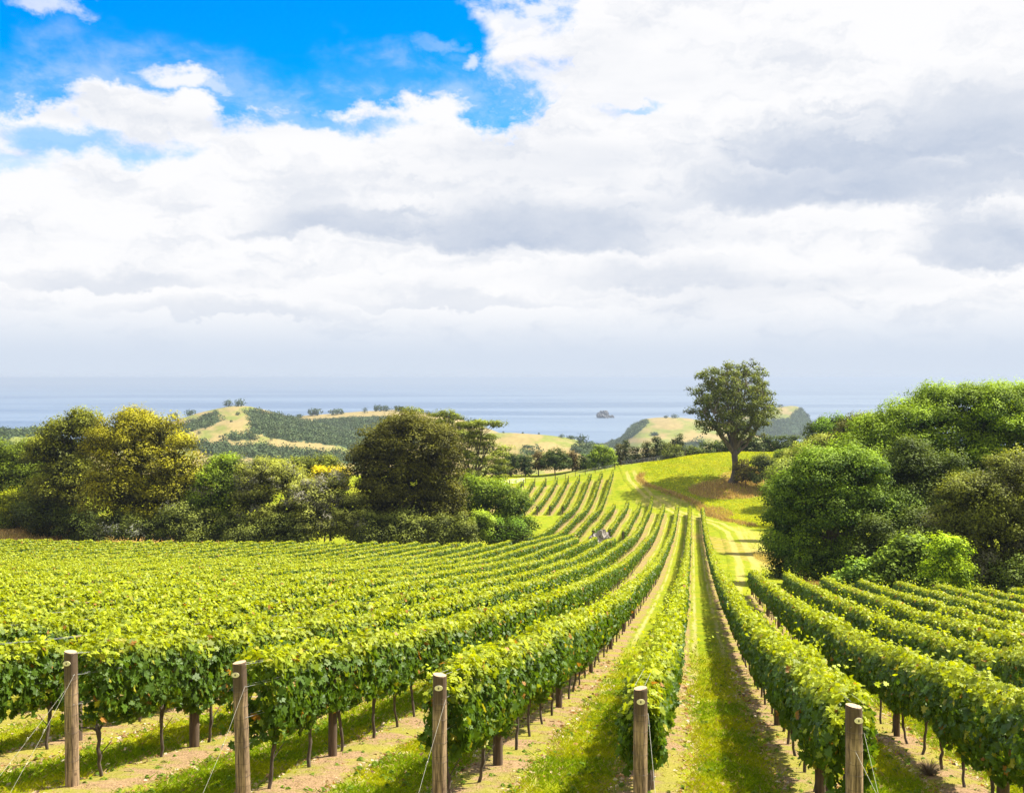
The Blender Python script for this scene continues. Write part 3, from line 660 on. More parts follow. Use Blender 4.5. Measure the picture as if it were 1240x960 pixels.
# ------------------------------------------------------------------ posts
def post_shape(mb, h, r, rng, lean=(0, 0), k=18, cut=0.0, flute=.05):
    zz = np.concatenate([[-.25, 0], np.linspace(.12, h-.02, 9), [h-.006, h]]); th = np.arange(k)*2*math.pi/k
    ir = 1+flute*rng.normal(0, .5, k); V = []
    for i, z in enumerate(zz):
        q = r*(1.06-.06*z/h)*ir*(1+.012*rng.normal(0, 1, k)); q = q*(.94 if i == len(zz)-1 else 1)
        V.append(np.stack([q*np.cos(th)+lean[0]*z, q*np.sin(th)+lean[1]*z, np.full(k, z)+(cut*np.cos(th) if i >= len(zz)-2 else 0)], -1))
    V = np.array(V).reshape(-1, 3); n = len(zz); i = np.arange(n-1)[:, None]*k; j = np.arange(k)[None]
    mb.add(V, np.stack([i+j, i+(j+1) % k, i+k+(j+1) % k, i+k+j], -1).reshape(-1, 4), smooth=True)
    return V[-k:]
def end_post(n, h, r, lean, rotz, label, tagdx):
    r *= .95
    x = u_of(n)+SL*END(n); y = END(n); z = float(H(x, y)); rng = np.random.default_rng(n+60)
    root = empty('end_post', (x, y, z), label=label, cat='wooden post', group='end posts of the near vine rows')
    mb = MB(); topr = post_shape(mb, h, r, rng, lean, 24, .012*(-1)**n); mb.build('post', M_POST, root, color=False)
    mb = MB(); c = topr.mean(0); V = np.vstack([topr+[0, 0, .003], (c+(topr-c)*.5)+[0, 0, .004+.002], [c+[0, 0, .005]]]); k = len(topr)
    j = np.arange(k); mb.add(V, [np.stack([j, (j+1) % k, k+(j+1) % k, k+j], -1), np.stack([k+j, k+(j+1) % k, np.full(k, 2*k)], -1)]); mb.build('cut_top', M_CUT, root, color=False)
    # oval tag nailed under the head
    th = np.arange(24)*2*math.pi/24; ey = -(r*1.0+.004); mb = MB(); zt = h-.135
    X = .050*np.cos(th); Zt = .033*np.sin(th); yb_ = lambda X, e: np.full_like(X, -r*1.07)-e
    V = np.vstack([np.stack([X+tagdx+lean[0]*zt, yb_(X, .007)+lean[1]*zt, Zt+zt], -1), np.stack([X+tagdx+lean[0]*zt, yb_(X, -.001)+lean[1]*zt, Zt+zt], -1)]); j = np.arange(24)
    mb.add(V, [np.arange(24)[None][:, ::-1], np.stack([j, (j+1) % 24, 24+(j+1) % 24, 24+j], -1)])
    tg = mb.build('tag', M_TAG, root, color=False)
    mb = MB(); V = np.stack([.009*np.cos(th)+tagdx-.002+lean[0]*zt, yb_(.009*np.cos(th), .0105)+lean[1]*zt, .014*np.sin(th)+zt], -1); mb.add(V, np.arange(24)[None][:, ::-1]); mb.build('tag_mark', M_DARK, tg, color=False)
    # wire wraps
    th = np.linspace(0, 2*math.pi, 25)
    for hh in (.40, .78, 1.02, 1.30, 1.50):
        if hh > h-.2: continue
        mb = MB(); q = r*(1.06-.06*hh/h)*1.045+.003; v, f = tube(np.stack([q*np.cos(th)+lean[0]*hh, q*np.sin(th)+lean[1]*hh, hh+.006*np.sin(th+n)], -1), .0017, 5, False); mb.add(v, f); mb.build('wire_wrap', M_DWIRE, root, color=False)
    # stay wires down to the ground in front
    mb = MB()
    for (sx, ex, ey2, ez) in ((r*.95, -.32, -1.30, h-.28), (-r*.3, -.62, -1.4, h-.46))[:(2 if n in (1, 5) else 1)]:
        if n == 5: ex = .05 if sx > 0 else .30
        if n == 4: sx, ex = r*1.02, .08
        gx, gy = x+ex, y+ey2; gz = float(H(gx, gy))-z
        v, f = tube([(sx+lean[0]*ez, -r*.8, ez), (ex*.5+sx*.5, ey2*.5, (ez+gz)*.5-.01), (ex, ey2, gz-.03)], .0017, 5, False); mb.add(v, f)
        mid = np.array([sx*.55+ex*.45, ey2*.45-r*.4, ez*.55+gz*.45]); v, f = tube([mid-[.01, 0, .025], mid+[.01, 0, .025]], .008, 6); mb.add(v, f)
    mb.build('stay_wire', M_TWINE, root, color=False)
end_post(1, 1.86, .087, (-.012, 0), 0, 'leftmost tall wooden end post, two pale stay wires beside it', -.018)
end_post(2, 1.86, .095, (-.03, 0), 0, 'brown wooden end post with an oval tag, second from the left', -.030)
end_post(3, 1.84, .090, (.004, 0), 0, 'middle one of the five wooden end posts, vine leaves right of it', -.006)
end_post(4, 1.80, .088, (.002, 0), 0, 'wooden end post at the foot of the row between the two grass lanes', -.005)
end_post(5, 1.78, .096, (-.008, 0), 0, 'rightmost wooden end post, sun-bleached with a slanting cut top', .02)
LPOST = []
for s_ in range(3):
    mb = MB(); rg = np.random.default_rng(s_); post_shape(mb, 1.80, .062+.006*s_, rg, (rg.normal(0, .01), rg.normal(0, .01)), 12); o = mb.build('line_post', M_DPOST, color=False); LPOST.append(o.data); bpy.data.objects.remove(o)
def line_post(n, y, label, group='dark line posts standing in the vine rows', s=1.0, du=0):
    x = u_of(n)+SL*y+du; o = bpy.data.objects.new('line_post', LPOST[(n+int(y)) % 3]); C.objects.link(o)
    o.location = (x, y, float(H(x, y))); o.scale = (s, s, 1); tag(o, label, 'wooden post', group)
RN = {-1: 'two rows left of leftmost end post', 0: 'one row left of leftmost end post', 1: 'behind leftmost end post', 2: 'behind second end post from left', 3: 'behind middle end post',
      4: 'behind second end post from right', 5: 'behind rightmost end post', 6: 'in first row right of all end posts', 7: 'in second row right of all end posts', 8: 'in third row right of all end posts'}
FIRST = {-1: 17.4, 0: 17.2, 1: 16.8, 2: 16.2, 3: 16.0, 4: 14.6, 5: 14.4, 6: 14.0, 7: 20.4, 8: 19.8}
for n, y0 in FIRST.items():
    yl = {4: 60, 5: 60}.get(n, 58 if n < 6 else 66)
    for i, y in enumerate(np.arange(y0, yl, 7.3)):
        line_post(n, y, 'dark line post %s, %s from near end' % (RN[n], ORD[i+1]), s=1.1 if i == 0 else 1.0)
k_ = 0
for n, y, w in [(0, 134.4, 'end of the row that stops left-below the grey boulder'), (-1, 135, 'end of the row left of the boulder'), (-2, 135, 'end of the second row left of the boulder'), (0, 151.4, 'start of the row just right of the boulder top'), (-1, 156, 'start of the row behind the boulder'), (-2, 156, 'start of the row left behind the boulder')]:
    line_post(n, y, 'dark end post at the '+w, 'dark end posts around the boulder', 1.25)
for n in range(-11, -5): line_post(n, 195.6, 'dark post at the lower end of the far-slope row, %s from the left' % ORD[n+12], 'dark posts at the lower ends of the far-slope rows', 1.4)
for n in range(-11, -2): line_post(n, 225.4+.2*(n+3), 'dark post at the top end of the far-slope row, %s from the left' % ORD[n+12], 'dark posts at the top ends of the far-slope rows', 1.2)
for n in range(6, 12): line_post(n, {6: 73.6, 7: 73.4, 8: 71.6, 9: 71.2, 10: 70.3, 11: 69.8}[n], 'dark post at the far end of the right block, row %s from the left' % ORD[n-5], 'dark posts at the far ends of the right block', 1.2)
for i, (px, y, Y) in enumerate([(613, 590, 205), (620, 584, 212), (627, 589, 206), (631, 579, 218), (617, 577, 222), (606, 577, 224)]):
    x = WX(px, Y); o = bpy.data.objects.new('bare_post', LPOST[i % 3]); C.objects.link(o); o.location = (x, Y, float(H(x, Y))); o.scale = (1.3, 1.3, 1.15)
    tag(o, 'bare dark post left of the far-slope vine rows, %s from the left' % ORD[{606: 1, 613: 2, 617: 3, 620: 4, 627: 5, 631: 6}[px]], 'wooden post', 'bare posts left of the far-slope rows')

# ------------------------------------------------------------------ top fence along the ridge
def fence(name, pts, label, h=1.35, dy=2.4):
    P = np.array(pts, float); root = empty(name, (P[0][0], P[0][1], float(H(*P[0]))), label=label, cat='fence'); loc = np.array(root.location)
    dl = np.r_[0, np.cumsum(np.hypot(*np.diff(P, axis=0).T))]; s = np.arange(0, dl[-1], dy); X = np.interp(s, dl, P[:, 0]); Y = np.interp(s, dl, P[:, 1]); Z = H(X, Y)
    me = LPOST[0]
    for i, (x, y, z) in enumerate(zip(X, Y, Z)):
        o = bpy.data.objects.new('post', me); C.objects.link(o); o.parent = root; o.location = Vector((x, y, z))-root.location; q = 1.5 if i % 6 == 0 else .8; o.scale = (q, q, h/1.9*(1.1 if i % 6 == 0 else 1))
    mb = MB()
    for hh in (.3, .6, .9, 1.15):
        v, f = tube(np.stack([X, Y, Z+hh], -1), .012, 4, False); mb.add(v, f)
    mb.build('wire', M_WIRE, root, origin=loc, color=False)
fence('wire_fence', [(WX(603, 226), 226), (WX(640, 230), 230), (WX(700, 232), 232), (WX(748, 234), 234)], 'long thin post and wire fence above the far-slope vine rows')
fence('wire_fence', [(WX(752, 238), 238), (WX(790, 238), 238), (WX(832, 239), 239)], 'weathered post and wire fence in front of the dark pines', 1.5, 2.6)

# ------------------------------------------------------------------ rocks
bx, by = WX(729, 146), 146.0
rocky('boulder', bx, by, float(H(bx, by))-.3, 1.75, 1.5, 2.5, M_ROCK, 21, label='large pale grey boulder in the gap between vine rows', cat='boulder')
bx, by = WX(633, 131), 131.0
rocky('boulder', bx, by, float(H(bx, by))+.2, 1.3, 1.0, 1.2, M_ROCK, 14, label='small pinkish boulder at the foot of the bright green bush', cat='boulder')

# ------------------------------------------------------------------ trees and bushes
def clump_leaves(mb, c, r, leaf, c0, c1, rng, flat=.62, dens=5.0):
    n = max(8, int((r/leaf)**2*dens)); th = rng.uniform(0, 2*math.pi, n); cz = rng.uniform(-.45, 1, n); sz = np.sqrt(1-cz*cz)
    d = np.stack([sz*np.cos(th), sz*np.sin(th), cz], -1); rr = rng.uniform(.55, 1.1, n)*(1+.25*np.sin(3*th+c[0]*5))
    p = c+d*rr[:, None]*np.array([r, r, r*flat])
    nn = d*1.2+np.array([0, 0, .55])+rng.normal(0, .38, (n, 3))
    q = np.clip(.72*cz+.20+rng.normal(0, .16, n), 0, 1)[:, None]  # clump tops coloured as if lit, undersides as if shaded
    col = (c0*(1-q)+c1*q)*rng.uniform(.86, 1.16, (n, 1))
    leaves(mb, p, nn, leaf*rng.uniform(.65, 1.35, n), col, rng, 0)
def tree(name, label, cat, Y, bpx, lobes, c0, c1, leaf=.26, clump=1.15, dens=1.0, group=None, trunk=.35, flat=.78, twigs=0, seed=1, accent=None, lod=5.0, bark=None, inner=.5):
    rng = np.random.default_rng(seed); x0 = WX(bpx, Y); z0 = float(H(x0, Y)); root = empty(name, (x0, Y, z0), label=label, cat=cat, group=group); o3 = np.array(root.location); c0 = np.array(c0)*1.5*np.array([1.0, 1, .5]); c1 = np.array(c1)*2.1; c1 = np.array([c1[0]*.74+.24*c1[1], c1[1]*1.05, c1[2]*.4]); clump *= 1.32; leaf *= .80; c1 *= 1.02; c0 *= .95
    if group in (GW, GP, GH): c1 *= .72
    L = []
    for lb in lobes:
        px, y, rx, ry = lb[:4]; dY = lb[4] if len(lb) > 4 else rng.uniform(-.25, .25)*rx/F*Y
        yy = Y+dY; L.append((np.array([WX(px, yy), yy, WZ(y, yy)]), np.array([rx/F*yy, rx/F*yy*.85, ry/F*yy])))
    mb = MB(); cl = []; c0 = np.array(c0); c1 = np.array(c1)
    for i, (c, r) in enumerate(L):
        area = 4*math.pi*((r[0]*r[1])**1.6/3+(r[0]*r[2])**1.6/3+(r[1]*r[2])**1.6/3)**(1/1.6); N = int(area/(clump**2*1.45)*dens)
        d = rng.normal(0, 1, (N, 3)); d /= np.linalg.norm(d, axis=1)[:, None]; low = c[2]-r[2] < z0+2.5; d[:, 2] = np.where((d[:, 2] < -.55) & (not low), -d[:, 2], d[:, 2])
        P = c+d*r*rng.uniform(.74, 1.08, (N, 1)); keep = np.ones(N, bool)
        for j, (c2, r2) in enumerate(L):
            if j != i: keep &= (((P-c2)/r2)**2).sum(1) > .62
        keep &= P[:, 2] > H(P[:, 0], P[:, 1])-.1
        cl += list(P[keep])
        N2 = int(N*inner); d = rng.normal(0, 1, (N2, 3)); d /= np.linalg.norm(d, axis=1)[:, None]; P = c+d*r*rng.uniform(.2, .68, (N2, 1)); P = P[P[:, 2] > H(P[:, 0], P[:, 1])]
        for p in P: clump_leaves(mb, p, clump*.95, leaf*1.9, c0*.85, c0, rng, .9, 3.2)  # inner leaves coloured darker, to read as shade inside the crown
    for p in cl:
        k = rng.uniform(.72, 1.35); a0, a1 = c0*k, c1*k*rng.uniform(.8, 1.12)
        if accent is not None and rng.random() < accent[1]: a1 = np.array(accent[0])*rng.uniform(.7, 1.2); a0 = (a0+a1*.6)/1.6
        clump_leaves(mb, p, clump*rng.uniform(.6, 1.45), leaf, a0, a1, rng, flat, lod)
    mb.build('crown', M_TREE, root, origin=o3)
    # trunk and limbs
    mb = MB(); cc = np.mean([c for c, r in L], axis=0); zt = min(cc[2], z0+.62*(cc[2]-z0)+1)
    q = np.linspace(0, 1, 6)[:, None]; top = np.array([x0*.5+cc[0]*.5, Y*.5+cc[1]*.5, zt]); tp = np.array([x0, Y, z0-.4])*(1-q)+top*q+rng.normal(0, .12*trunk/.35, (6, 3))*np.sin(q*math.pi)
    v, f = tube(tp, trunk*np.array([1.35, 1, .9, .82, .75, .68]), 9); mb.add(v, f, smooth=True)
    for c, r in L:
        st = tp[rng.integers(3, 6)]; en = c+np.array([0, 0, r[2]*.3]); q = np.linspace(0, 1, 6)[:, None]; mid = (st+en)/2+np.array([0, 0, -.12*np.linalg.norm(en-st)])
        lp = st*(1-q)**2+2*q*(1-q)*mid+en*q*q; v, f = tube(lp, trunk*np.linspace(.55, .14, 6), 7); mb.add(v, f, smooth=True)
        if twigs:
            near = [p for p in cl if (((p-c)/r)**2).sum() < 1.3]; rng.shuffle(near)
            for p in near[:twigs]:
                st2 = lp[rng.integers(2, 6)]; m2 = (st2+p)/2+rng.normal(0, .25, 3); v, f = tube(st2*(1-q)**2+2*q*(1-q)*m2+p*q*q, np.linspace(trunk*.2, .03, 6), 5); mb.add(v, f)
    mb.build('trunk', bark or M_BARK, root, origin=o3, color=False)
    return root
GW = 'small windbreak trees behind the far-slope vines'; GP = 'dark pointed pines behind the weathered fence'; GH = 'rounded windbreak trees along the crest behind the lone tree'
DK, OL, GN, BG = (.022, .034, .010), (.040, .048, .010), (.028, .055, .010), (.045, .095, .010)
GLF = 'trees and bushes behind the left field'; GRT = 'trees and bushes right of the vineyard'
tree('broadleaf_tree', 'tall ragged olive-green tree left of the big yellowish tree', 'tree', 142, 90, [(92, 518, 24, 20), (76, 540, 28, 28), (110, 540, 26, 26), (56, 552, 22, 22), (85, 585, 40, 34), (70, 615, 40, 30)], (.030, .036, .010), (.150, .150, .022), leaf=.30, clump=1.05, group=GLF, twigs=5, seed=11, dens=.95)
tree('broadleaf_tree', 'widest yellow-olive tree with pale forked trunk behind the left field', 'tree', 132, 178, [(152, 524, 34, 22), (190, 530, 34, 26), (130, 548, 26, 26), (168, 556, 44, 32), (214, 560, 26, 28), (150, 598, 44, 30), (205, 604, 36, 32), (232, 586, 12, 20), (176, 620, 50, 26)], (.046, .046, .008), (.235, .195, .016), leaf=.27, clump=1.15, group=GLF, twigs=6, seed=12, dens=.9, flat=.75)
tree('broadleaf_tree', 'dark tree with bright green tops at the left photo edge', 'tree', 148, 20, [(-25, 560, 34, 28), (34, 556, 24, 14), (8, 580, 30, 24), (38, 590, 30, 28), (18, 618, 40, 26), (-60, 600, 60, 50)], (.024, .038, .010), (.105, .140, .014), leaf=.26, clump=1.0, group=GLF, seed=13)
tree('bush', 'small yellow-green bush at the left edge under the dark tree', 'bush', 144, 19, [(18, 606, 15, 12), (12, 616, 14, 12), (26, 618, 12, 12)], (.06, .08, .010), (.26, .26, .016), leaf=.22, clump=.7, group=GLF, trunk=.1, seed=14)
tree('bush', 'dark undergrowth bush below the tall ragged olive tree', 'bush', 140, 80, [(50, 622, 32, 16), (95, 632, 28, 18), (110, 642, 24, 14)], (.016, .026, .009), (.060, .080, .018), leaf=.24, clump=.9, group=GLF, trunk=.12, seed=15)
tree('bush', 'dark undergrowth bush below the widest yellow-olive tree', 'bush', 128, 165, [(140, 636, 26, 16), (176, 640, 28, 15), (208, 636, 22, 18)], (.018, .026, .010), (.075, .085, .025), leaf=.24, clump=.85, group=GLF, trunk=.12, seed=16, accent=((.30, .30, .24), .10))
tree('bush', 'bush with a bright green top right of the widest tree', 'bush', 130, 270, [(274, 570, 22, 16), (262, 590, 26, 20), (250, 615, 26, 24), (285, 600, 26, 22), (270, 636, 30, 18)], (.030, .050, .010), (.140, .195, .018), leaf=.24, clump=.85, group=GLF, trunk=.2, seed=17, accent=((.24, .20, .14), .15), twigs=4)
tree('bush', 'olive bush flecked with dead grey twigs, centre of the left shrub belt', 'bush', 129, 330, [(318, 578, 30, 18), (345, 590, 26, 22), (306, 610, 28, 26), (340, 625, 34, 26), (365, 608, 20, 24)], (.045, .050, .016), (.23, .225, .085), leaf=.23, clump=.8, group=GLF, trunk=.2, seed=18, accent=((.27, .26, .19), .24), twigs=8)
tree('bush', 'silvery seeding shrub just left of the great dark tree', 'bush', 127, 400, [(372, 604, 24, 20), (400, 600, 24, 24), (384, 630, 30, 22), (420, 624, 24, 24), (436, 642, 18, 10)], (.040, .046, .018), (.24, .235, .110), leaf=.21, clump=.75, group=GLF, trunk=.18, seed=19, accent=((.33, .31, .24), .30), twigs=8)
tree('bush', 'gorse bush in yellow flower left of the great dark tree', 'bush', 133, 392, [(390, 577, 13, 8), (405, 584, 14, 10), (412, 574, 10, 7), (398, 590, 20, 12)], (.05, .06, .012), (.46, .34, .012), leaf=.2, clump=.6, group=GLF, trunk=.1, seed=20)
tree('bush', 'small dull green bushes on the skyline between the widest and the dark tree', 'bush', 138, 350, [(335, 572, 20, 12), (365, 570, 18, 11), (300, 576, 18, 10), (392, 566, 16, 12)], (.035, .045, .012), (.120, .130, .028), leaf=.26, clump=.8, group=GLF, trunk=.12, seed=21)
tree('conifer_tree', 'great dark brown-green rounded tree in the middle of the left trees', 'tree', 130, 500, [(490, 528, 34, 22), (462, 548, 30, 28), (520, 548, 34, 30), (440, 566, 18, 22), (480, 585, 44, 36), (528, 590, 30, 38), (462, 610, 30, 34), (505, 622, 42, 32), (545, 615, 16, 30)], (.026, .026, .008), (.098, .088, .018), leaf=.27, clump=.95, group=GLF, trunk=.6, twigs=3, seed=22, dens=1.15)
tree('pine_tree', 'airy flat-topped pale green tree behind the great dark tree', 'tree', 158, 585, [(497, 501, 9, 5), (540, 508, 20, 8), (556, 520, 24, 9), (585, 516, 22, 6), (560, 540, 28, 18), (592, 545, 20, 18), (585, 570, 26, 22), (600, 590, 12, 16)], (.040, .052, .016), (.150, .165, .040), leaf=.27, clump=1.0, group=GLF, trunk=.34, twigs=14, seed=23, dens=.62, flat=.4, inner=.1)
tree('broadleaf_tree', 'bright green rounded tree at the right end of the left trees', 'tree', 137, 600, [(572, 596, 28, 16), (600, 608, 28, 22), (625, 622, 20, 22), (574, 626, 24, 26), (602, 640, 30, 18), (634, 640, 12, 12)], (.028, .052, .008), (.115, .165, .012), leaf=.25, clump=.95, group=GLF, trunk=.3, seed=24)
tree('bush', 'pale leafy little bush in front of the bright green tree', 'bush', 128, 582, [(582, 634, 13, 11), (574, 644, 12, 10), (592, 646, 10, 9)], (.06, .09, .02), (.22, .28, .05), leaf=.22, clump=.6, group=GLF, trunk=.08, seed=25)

# right-hand wood
tree('broadleaf_tree', 'great bright green domed tree highest of the right-hand wood', 'tree', 101, 1180, [(1148, 508, 50, 34), (1196, 503, 50, 32), (1245, 508, 44, 36), (1108, 526, 44, 36), (1068, 540, 34, 34), (1040, 556, 26, 26), (1090, 560, 44, 40), (1160, 555, 50, 44), (1215, 560, 50, 50), (1285, 530, 56, 60), (1120, 590, 46, 44), (1185, 610, 50, 50), (1060, 590, 40, 40)], (.024, .050, .008), (.150, .215, .016), leaf=.21, clump=.95, group=GRT, trunk=.8, seed=31, dens=1.05, flat=.75, lod=5.5)
tree('broadleaf_tree', 'rounded mid-green tree nearest the mown track in the right-hand wood', 'tree', 88, 1005, [(992, 574, 34, 24), (1030, 580, 40, 30), (966, 600, 28, 24), (1000, 620, 40, 34), (1050, 630, 46, 40), (955, 640, 22, 26), (968, 664, 30, 26), (1005, 676, 44, 24), (1050, 684, 44, 30), (1085, 640, 30, 40)], (.022, .048, .010), (.110, .172, .018), leaf=.19, clump=.80, group=GRT, trunk=.5, seed=32, dens=1.1, lod=5.5)
tree('broadleaf_tree', 'olive-brown seeding tree at the right photo edge behind the vines', 'tree', 80, 1215, [(1180, 605, 40, 24), (1228, 585, 34, 34), (1160, 640, 30, 28), (1205, 640, 40, 36), (1250, 640, 44, 60), (1180, 690, 34, 34), (1225, 705, 44, 40), (1290, 660, 50, 90)], (.034, .040, .014), (.135, .140, .034), leaf=.18, clump=.72, group=GRT, trunk=.4, seed=33, accent=((.22, .21, .12), .18), twigs=5, lod=5.5)
tree('bush', 'vivid lime-green bush among dark foliage above the right vine rows', 'bush', 73.5, 1148, [(1148, 668, 18, 18), (1142, 690, 22, 20), (1158, 700, 18, 18), (1150, 718, 22, 14)], (.060, .11, .008), (.25, .33, .014), leaf=.18, clump=.55, group=GRT, trunk=.12, seed=34)
tree('bush', 'broad-leaved glossy bush left of the vivid lime-green bush', 'bush', 77, 1085, [(1100, 668, 20, 18), (1085, 690, 26, 20), (1108, 705, 22, 20), (1062, 706, 22, 14), (1092, 722, 30, 12)], (.030, .055, .012), (.130, .185, .030), leaf=.30, clump=.62, group=GRT, trunk=.12, seed=35, lod=6)
tree('bush', 'low pale broad-leaved bush at the foot of the mid-green tree', 'bush', 77.5, 1040, [(1040, 690, 14, 10), (1030, 702, 16, 10), (1050, 708, 18, 10), (1010, 710, 14, 6)], (.035, .075, .018), (.150, .230, .050), leaf=.28, clump=.5, group=GRT, trunk=.08, seed=36, lod=6)
tree('broadleaf_tree', 'silvery grey-green tree at the left edge of the right-hand wood', 'tree', 128, 975, [(958, 578, 22, 16), (985, 566, 24, 16), (948, 600, 20, 22), (972, 605, 28, 26), (950, 628, 18, 16), (1005, 580, 20, 24)], (.050, .066, .026), (.210, .235, .105), leaf=.23, clump=.85, group=GRT, trunk=.3, seed=37, twigs=5)
tree('broadleaf_tree', 'pale feathery tree behind the silvery grey-green one', 'tree', 150, 1000, [(1000, 545, 24, 14), (975, 555, 22, 12), (1020, 538, 18, 12), (1010, 565, 24, 18)], (.060, .070, .022), (.230, .235, .090), leaf=.27, clump=.9, group=GRT, trunk=.3, seed=38)
tree('conifer_tree', 'dark brownish tree between pale tree and great domed tree', 'tree', 145, 1045, [(1045, 516, 22, 10), (1062, 520, 18, 12), (1030, 526, 18, 12), (1045, 545, 26, 22)], (.026, .028, .010), (.090, .085, .022), leaf=.28, clump=.9, group=GRT, trunk=.3, seed=39, twigs=6)
tree('broadleaf_tree', 'small bright green crown on the skyline left of the brownish tree', 'tree', 172, 1012, [(1012, 514, 14, 8), (1002, 524, 14, 10), (1022, 524, 12, 10)], (.024, .05, .01), (.10, .18, .016), leaf=.3, clump=.9, group=GRT, trunk=.3, seed=40)
tree('conifer_tree', 'dark spiky tree beside the small bright skyline crown', 'tree', 178, 993, [(995, 518, 7, 12), (986, 526, 8, 10), (992, 540, 16, 14)], (.018, .028, .010), (.055, .075, .022), leaf=.3, clump=.8, group=GRT, trunk=.3, seed=41)

# low dark undergrowth closing the foot of the two woods
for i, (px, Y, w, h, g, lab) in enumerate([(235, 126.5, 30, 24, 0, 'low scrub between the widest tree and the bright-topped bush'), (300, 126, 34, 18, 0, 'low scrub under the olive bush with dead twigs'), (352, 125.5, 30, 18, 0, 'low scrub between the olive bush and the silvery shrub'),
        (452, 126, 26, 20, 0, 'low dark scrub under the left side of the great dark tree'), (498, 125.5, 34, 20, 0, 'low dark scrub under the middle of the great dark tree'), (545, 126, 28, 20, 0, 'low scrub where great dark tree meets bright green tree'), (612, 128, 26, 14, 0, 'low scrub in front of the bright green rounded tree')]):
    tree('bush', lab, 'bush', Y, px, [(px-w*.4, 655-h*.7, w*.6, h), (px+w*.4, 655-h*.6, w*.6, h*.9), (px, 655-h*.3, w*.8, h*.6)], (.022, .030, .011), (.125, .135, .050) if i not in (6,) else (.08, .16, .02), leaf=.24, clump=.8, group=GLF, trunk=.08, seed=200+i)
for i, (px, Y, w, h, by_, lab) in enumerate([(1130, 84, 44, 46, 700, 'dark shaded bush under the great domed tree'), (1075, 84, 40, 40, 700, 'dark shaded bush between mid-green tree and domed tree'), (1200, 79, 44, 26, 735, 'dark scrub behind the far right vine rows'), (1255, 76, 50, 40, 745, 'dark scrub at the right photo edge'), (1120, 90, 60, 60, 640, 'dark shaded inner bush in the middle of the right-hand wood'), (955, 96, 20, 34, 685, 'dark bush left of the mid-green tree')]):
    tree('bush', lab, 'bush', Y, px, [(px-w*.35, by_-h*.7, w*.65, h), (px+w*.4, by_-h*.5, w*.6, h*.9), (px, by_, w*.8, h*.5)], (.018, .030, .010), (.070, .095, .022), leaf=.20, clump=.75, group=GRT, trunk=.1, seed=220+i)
# bushes at the foot of the lone tree
GK = 'bushes at the foot of the lone tree'
tree('bush', 'brown-tinged bush touching the lone tree trunk on its right', 'bush', 213, 903, [(900, 566, 10, 7), (906, 575, 10, 8), (896, 578, 7, 6)], (.045, .036, .018), (.15, .12, .045), leaf=.30, clump=.8, group=GK, trunk=.1, seed=51)
tree('bush', 'dark bush with a ragged top halfway from lone tree to the wood', 'bush', 211, 925, [(922, 562, 10, 9), (934, 568, 12, 9), (920, 576, 12, 8), (938, 578, 12, 8)], (.024, .034, .014), (.10, .115, .035), leaf=.30, clump=.8, group=GK, trunk=.1, seed=52, twigs=5)
tree('bush', 'grey-green leafy bush against the edge of the right-hand wood', 'bush', 200, 950, [(950, 556, 14, 10), (960, 568, 14, 12), (944, 580, 12, 10)], (.030, .048, .018), (.12, .16, .05), leaf=.30, clump=.8, group=GK, trunk=.1, seed=53)

# windbreaks along the ridge
GW = 'small windbreak trees behind the far-slope vines'
for i, (px, y0, w, kind) in enumerate([(604, 556, 8, 1), (619, 548, 9, 0), (636, 549, 8, 0), (652, 551, 6, 2), (672, 544, 15, 0), (693, 549, 7, 2), (706, 552, 6, 0)]):
    c0, c1 = [((.016, .030, .012), (.060, .090, .024)), ((.02, .035, .012), (.08, .11, .03)), ((.040, .026, .014), (.14, .085, .04))][kind]; yb = 566 if px > 640 else 572
    tree('windbreak_tree', '%s windbreak tree above the far-slope vines, %s from the left' % (['dark green', 'dull green', 'reddish-brown'][kind], ORD[i+1]), 'tree', 243+(i % 2)*1.5, px, [(px, (y0+yb)/2-2, w*.8, (yb-y0)*.42), (px+.5, (y0+yb)/2+5, w*1.25, (yb-y0)*.42)], c0, c1, leaf=.34, clump=.75, group=GW, trunk=.15, seed=60+i, lod=4)
tree('clipped_hedge', 'light green leafy hedge block at the top of the vine slope', 'hedge', 239, 730, [(718, 557, 6, 12), (725, 555, 7, 13), (733, 554, 7, 13), (741, 557, 5, 11)], (.05, .085, .012), (.165, .215, .030), leaf=.34, clump=.7, group=None, trunk=.1, seed=70, lod=5)
GP = 'dark pointed pines behind the weathered fence'
for i, (px, y0, w) in enumerate([(750, 541, 7), (757, 534, 8), (770, 540, 7), (783, 536, 8), (795, 531, 8), (806, 534, 7), (815, 530, 8), (823, 527, 7)]):
    tree('conifer_tree', 'dark pointed pine of the ridge windbreak, %s from the left' % ORD[i+1], 'tree', 247+(i % 3)*1.2, px, [(px, y0+7, w*.42, 8), (px, y0+16, w*.75, 9), (px, y0+25, w*.95, 9)], (.014, .022, .009), (.050, .066, .020) if i % 3 else (.085, .065, .028), leaf=.34, clump=.7, group=GP, trunk=.15, seed=80+i, lod=4)
tree('bush', 'pale olive bush in front of the dark pines\' right end', 'bush', 240, 814, [(808, 549, 8, 8), (818, 548, 8, 9), (812, 556, 10, 6)], (.05, .065, .024), (.17, .19, .07), leaf=.34, clump=.75, group=GP, trunk=.1, seed=90, lod=4)
tree('bush', 'dull green bush between the pale olive bush and the lone tree', 'bush', 243, 836, [(832, 552, 8, 7), (842, 552, 9, 8), (838, 546, 6, 5)], (.03, .045, .016), (.11, .13, .045), leaf=.34, clump=.75, group=GP, trunk=.1, seed=91, lod=4)
GH = 'rounded windbreak trees along the crest behind the lone tree'
